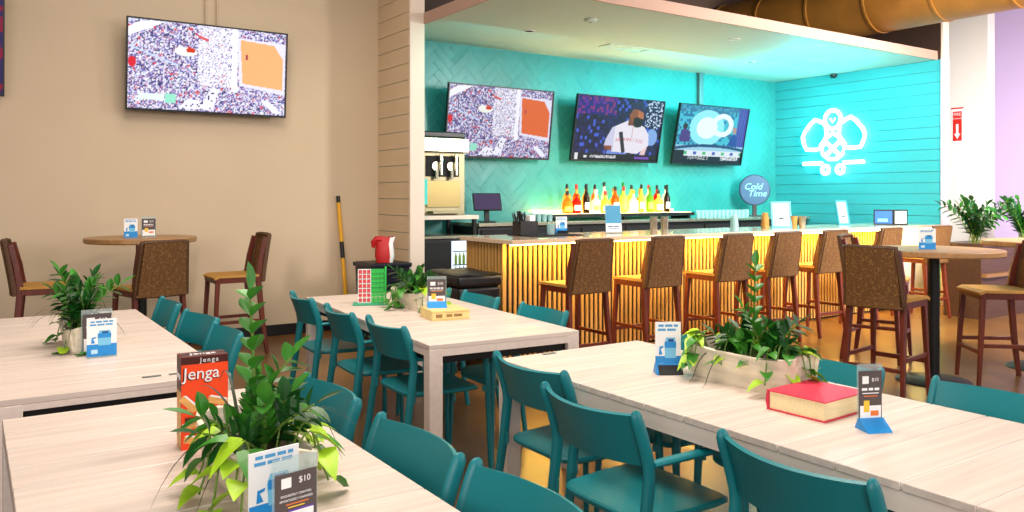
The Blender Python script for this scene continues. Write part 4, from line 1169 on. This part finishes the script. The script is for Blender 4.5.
# left side panel
xs = -w/2-.0006
b.add([(xs, -dp/2, h-.1), (xs, dp/2, h-.1), (xs, dp/2, h-.001), (xs, -dp/2, h-.001)], [(0, 3, 2, 1)], 1)
Ts = Matrix.Translation((xs-.0006, 0, h-.055)) @ Matrix.Rotation(-pi/2, 4, 'Z') @ Matrix.Rotation(pi/2, 4, 'X')
b.text('Jenga', .028, Ts, 2)
b.add([(xs, -dp/2, .0), (xs, dp/2, .0), (xs, dp/2, h-.1), (xs, -dp/2, h-.1)], [(0, 3, 2, 1)], 3)
Tt = Matrix.Translation((0, 0, h+.0006)); b.text('Jenga', .035, Tt, 2)
b.build('carton', [M['jred'], M['jdark'], M['paper'], M['jwood']], t)
b = MB().box(-w/2-.0005, w/2+.0005, -.0005, .0005, h-.001, h+.0008)
b.build('lid_seam', M['jdark'], t)

card_holder('clear stand with the ten dollar cocktail card at the front left planter', (.583, 1.70, ZT), radians(10), .098, .168, 'menu10')
card_holder('white and blue drink card leaning behind the ten dollar cocktail card', (.555, 1.762, ZT), radians(10), .118, .172, 'cup_clear')
card_holder('white and blue drink card in front of the rear left plant', (.50, 4.07, ZT), radians(0), .122, .17, 'cup_clear')
card_holder('charcoal menu card just behind the drink card on the rear left table', (.49, 4.15, ZT), radians(4), .12, .205, 'menu')
card_holder('white and blue drink stand at the far end of the red book table', (2.375, 2.395, ZT), radians(-32), .105, .21, 'cup')
card_holder('clear menu stand with a blue base beside the red book', (2.335, 1.475, ZT), radians(-24), .078, .20, 'menu_base')
# red book
t = thing('book', 'thick red hardcover book lying on the front right table', 'book', (2.39, 1.705, ZT), radians(3))
bw, bl_, bt = .255, .222, .066
MB().box(-bw/2+.006, bw/2-.006, -bl_/2+.008, bl_/2-.01, .0045, bt-.0045).build('page_block', M['pages'], t)
b = MB().box(-bw/2, bw/2, -bl_/2, bl_/2, 0, .004).box(-bw/2, bw/2, -bl_/2, bl_/2, bt-.004, bt)
ps = [(bl_/2-.004 + .007*sin(pi*k/10), bt*k/10) for k in range(11)]
b.prism(ps + [(bl_/2-.008, bt-.002), (bl_/2-.008, .002)], -bw/2, bw/2, 'yz')
b.build('cover', M['book'], t, bevel=.0012)
# wooden game box with card on the table nearest the bar
t = thing('wooden_game_box', 'flat pale wooden game box on the table nearest the bar', 'box', (2.36, 4.24, ZT), radians(-10))
b = MB().box(-.115, .115, -.12, .12, 0, .053)
b.build('box', M['pine'], t, bevel=.002)
b = MB().words(Matrix.Identity(4), -.03, .08, .028, .016, 0, 3, .1206).words(Matrix.Identity(4), -.095, -.055, .028, .02, 0, 9, .1206).box(-.108, .108, -.1208, -.1202, .046, .0475).box(-.108, .108, -.1208, -.1202, .006, .0075)
b.build('lettering', mat('box_lettering', (150, 110, 60), .6), t)
MB().box(-.116, .116, -.121, .121, .0532, .057).build('lid', M['pine'], t, bevel=.001)
card_holder('charcoal cocktail sign with blue base on top of the wooden game box', (2.34, 4.30, ZT+.057), radians(-24), .108, .185, 'menu_base')
# red and green stacking game
t = thing('grid_game', 'red and green grid game standing on the table nearest the bar', 'game', (2.235, 5.02, ZT), radians(-24))
def grid_panel(x0, x1, m, y):
    b = MB(); n = 3; wv = (x1-x0)/n
    for k in range(n+1): b.box(x0+k*wv-.0022, x0+k*wv+.0022, y-.01, y+.01, .012, .235)
    for k in range(8): b.box(x0, x1, y-.009, y+.009, .012+k*.0315, .012+k*.0315+.004)
    b.build('grid', m if m is M['ggreen'] else M['paper'], t)
    b = MB()
    for i in range(n):
        for k in range(7): b.lathe([(.0125, -.006), (.0125, .006)], 12, T=TR(x0+(i+.5)*wv, y, .031+k*.0315, 0, pi/2))
    b.build('counters', m, t)
grid_panel(-.085, -.003, M['gpink'], 0); grid_panel(.003, .085, M['ggreen'], 0)
MB().box(-.12, .11, -.06, .06, 0, .012).build('base', M['gbase'], t, bevel=.003)
b = MB().box(.09, .10, -.05, .05, .012, .25); b.build('side_support', M['ggreen'], t, bevel=.003)

# ------------------------------------------------------------------ things along the beige wall
t = thing('trash_bin', 'navy bin in the corner by the shiplap partition', 'bin', (3.56, 7.72, 0))
b = MB(); 
def taper_box(b, w0, d0, w1, d1, z0, z1, mi=0):
    v = [(sx*w0/2, sy*d0/2, z0) for sx, sy in ((-1,-1),(1,-1),(1,1),(-1,1))] + [(sx*w1/2, sy*d1/2, z1) for sx, sy in ((-1,-1),(1,-1),(1,1),(-1,1))]
    return b.add(v, [(0,3,2,1),(4,5,6,7),(0,1,5,4),(1,2,6,5),(2,3,7,6),(3,0,4,7)], mi)
taper_box(b, .36, .38, .42, .44, 0, .74).build('body', M['navy'], t, bevel=.012)
b = MB(); taper_box(b, .45, .47, .46, .48, .74, .785); b.build('rim', M['navy'], t, bevel=.01)
MB().box(-.20, .20, -.2, .2, .785, .79).build('lid', M['black'], t)
t = thing('paper_bag', 'crumpled red and white bag on top of the navy bin', 'bag', (3.55, 7.64, .79), radians(-25))
b = MB(); rr = random.Random(4); v = []
lay = [(.0, .085, .06), (.06, .095, .065), (.13, .09, .055), (.19, .085, .04), (.25, .11, .02)]
N = 16
for z_, ax, ay in lay:
    for q in range(N):
        a = 2*pi*q/N; v.append((ax*math.copysign(abs(cos(a))**.6, cos(a))+rr.uniform(-.006, .006), ay*math.copysign(abs(sin(a))**.6, sin(a))+rr.uniform(-.006, .006), z_+(rr.uniform(-.02, .02) if z_ > .2 else 0)))
f = [(i*N+q, i*N+(q+1) % N, (i+1)*N+(q+1) % N, (i+1)*N+q) for i in range(len(lay)-1) for q in range(N)] + [tuple(reversed(range(N))), tuple(range((len(lay)-1)*N, len(lay)*N))]
b.add(v, f); b.mi = [1 if (k % N) in (0, 1, 15, 14, 13) and k < (len(lay)-1)*N else 0 for k in range(len(f))]
b.build('bag', [M['red'], M['paper']], t)
MB().sweep([(-.03, 0, .235), (-.08, 0, .236), (-.112, 0, .205), (-.115, 0, .15)], .08, .07, (0, 1, 0), 0, False, 10, [1, 1.0, .9, .5]).build('folded_corner', M['red'], t)
t = thing('measuring_pole', 'yellow pole with a black grip leaning on the beige wall', 'pole', (3.42, 8.28, 0))
top = (-.05, .172, 1.47)
def PP(k): return tuple(top[q]*k for q in range(3))
MB().tube([PP(0), PP(.54)], .022, 10).tube([PP(.66), PP(.95)], .022, 10).build('shaft', M['poley'], t)
MB().tube([PP(.54), PP(.66)], .024, 10).build('grip', M['black'], t)
MB().tube([PP(.95), PP(1)], .022, 10).build('end_cap', M['black'], t)
t = thing('padded_cart', 'black padded vinyl cart against the end of the bar', 'cart', (3.60, 6.14, 0))
def pad(u, v):
    x = (u-.5)*.42; y = (v-.5)*.60
    return (x, y, .80+.025*(sin(pi*u)*sin(pi*v))**.3+.006*sin(9*u)*sin(7*v+2))
MB().box(-.21, .21, -.30, .30, .08, .70).build('body', M['leather'], t, bevel=.03, seg=3)
b = MB().box(-.22, .22, -.31, .31, .70, .80); b.build('cover', M['leather'], t, bevel=.03, seg=3)
MB().sheet(pad, 16, 16, .02).build('cushion', M['leather'], t)
for x in (-.16, .16):
    for y in (-.24, .24): MB().lathe([(.04, -.016), (.04, .016)], 14, T=TR(x, y, .04, pi/2, pi/2)).build('caster', M['black'], t)

# ------------------------------------------------------------------ camera
cd = bpy.data.cameras.new('camera'); cam = bpy.data.objects.new('camera', cd); COL.objects.link(cam)
cam.location = (0, 0, 1.47)
cam.rotation_euler = (pi/2, 0, -radians(33.86))
cd.sensor_width = 36; cd.lens = 810/1024*36
cd.shift_y = -60/1024
cd.clip_start = .05; cd.clip_end = 60
S.camera = cam

# ------------------------------------------------------------------ lights
def area(name, loc, rot, sx, sy, power, col):
    l = bpy.data.lights.new(name, 'AREA'); l.shape = 'RECTANGLE'; l.size = sx; l.size_y = sy; l.energy = power; l.color = col
    o = bpy.data.objects.new(name, l); COL.objects.link(o); o.location = loc; o.rotation_euler = rot; o['kind'] = 'helper'
    return o
def aim(o, tgt):
    d_ = Vector(tgt)-o.location; o.rotation_euler = d_.to_track_quat('-Z', 'Y').to_euler()
# daylight from the windows behind the camera
w = area('window_daylight', (-2.5, -3.2, 2.6), (0, 0, 0), 6, 2.6, 250, (1, .95, .93)); aim(w, (1.8, 3.0, .6))
w = area('window_daylight_right', (6.5, -2.8, 2.6), (0, 0, 0), 5, 2.6, 130, (1, .95, .93)); aim(w, (3, 4, .7))
# lamps hung from the open ceiling
for k, (x, y, p) in enumerate(((1.2, 4.4, 105), (3.4, 2.6, 120), (.9, 1.6, 80), (1.8, 6.4, 25))):
    area('ceiling_lamp', (x, y, 4.4), (0, 0, 0), 1.4, 1.4, p, (1, .87, .76))
def point(name, loc, rad, power, col):
    l = bpy.data.lights.new(name, 'POINT'); l.shadow_soft_size = rad; l.energy = power; l.color = col
    o = bpy.data.objects.new(name, l); COL.objects.link(o); o.location = loc; o['kind'] = 'helper'
    return o
# cyan LED wash in the bar
point('cyan_lamp_corner', (9.4, 6.9, 2.9), .15, 95, (.0, .80, .90))
point('cyan_lamp_neon', (10.0, 6.9, 2.2), .3, 7, (.0, .80, .92))
w = area('cyan_wash_back', (8.6, 7.2, 3.1), (0, 0, 0), 3.4, .3, 48, (.0, .80, .84)); aim(w, (8.6, 8.6, 1.9))
w = area('cyan_wash_left', (5.0, 7.2, 3.1), (0, 0, 0), 1.6, .3, 6, (.0, .80, .78)); aim(w, (5.0, 8.6, 2.0))
# added unseen lamps: warm fill on the bar ceiling and around the bottles
w = area('bar_ceiling_fill', (6.9, 7.75, 1.3), (pi, 0, 0), 2.4, .15, 22, (1, .80, .50))
w = area('bottle_wall_fill', (7.1, 7.95, 1.31), (0, 0, 0), 2.2, .06, 9, (1, .78, .36)); aim(w, (7.1, 8.5, 1.75))
# added unseen lamp, mid-room, brightening the white and lilac side walls
w = area('side_wall_fill', (8.3, 1.6, 3.4), (0, 0, 0), 2.0, 2.0, 900, (1, .94, .88)); aim(w, (12.3, 6.4, 2.0))

wd = bpy.data.worlds.new('world'); S.world = wd; wd.use_nodes = True
bg = wd.node_tree.nodes['Background']; bg.inputs[0].default_value = (1.0, .94, .90, 1); bg.inputs[1].default_value = .18

S.view_settings.view_transform = 'Standard'; S.view_settings.look = 'None'
S.view_settings.gamma = 1; S.view_settings.use_curve_mapping = False
S.view_settings.exposure = 0.05
S.cycles.use_denoising = True
S.cycles.max_bounces = 8; S.cycles.transparent_max_bounces = 12
S.cycles.sample_clamp_indirect = 6
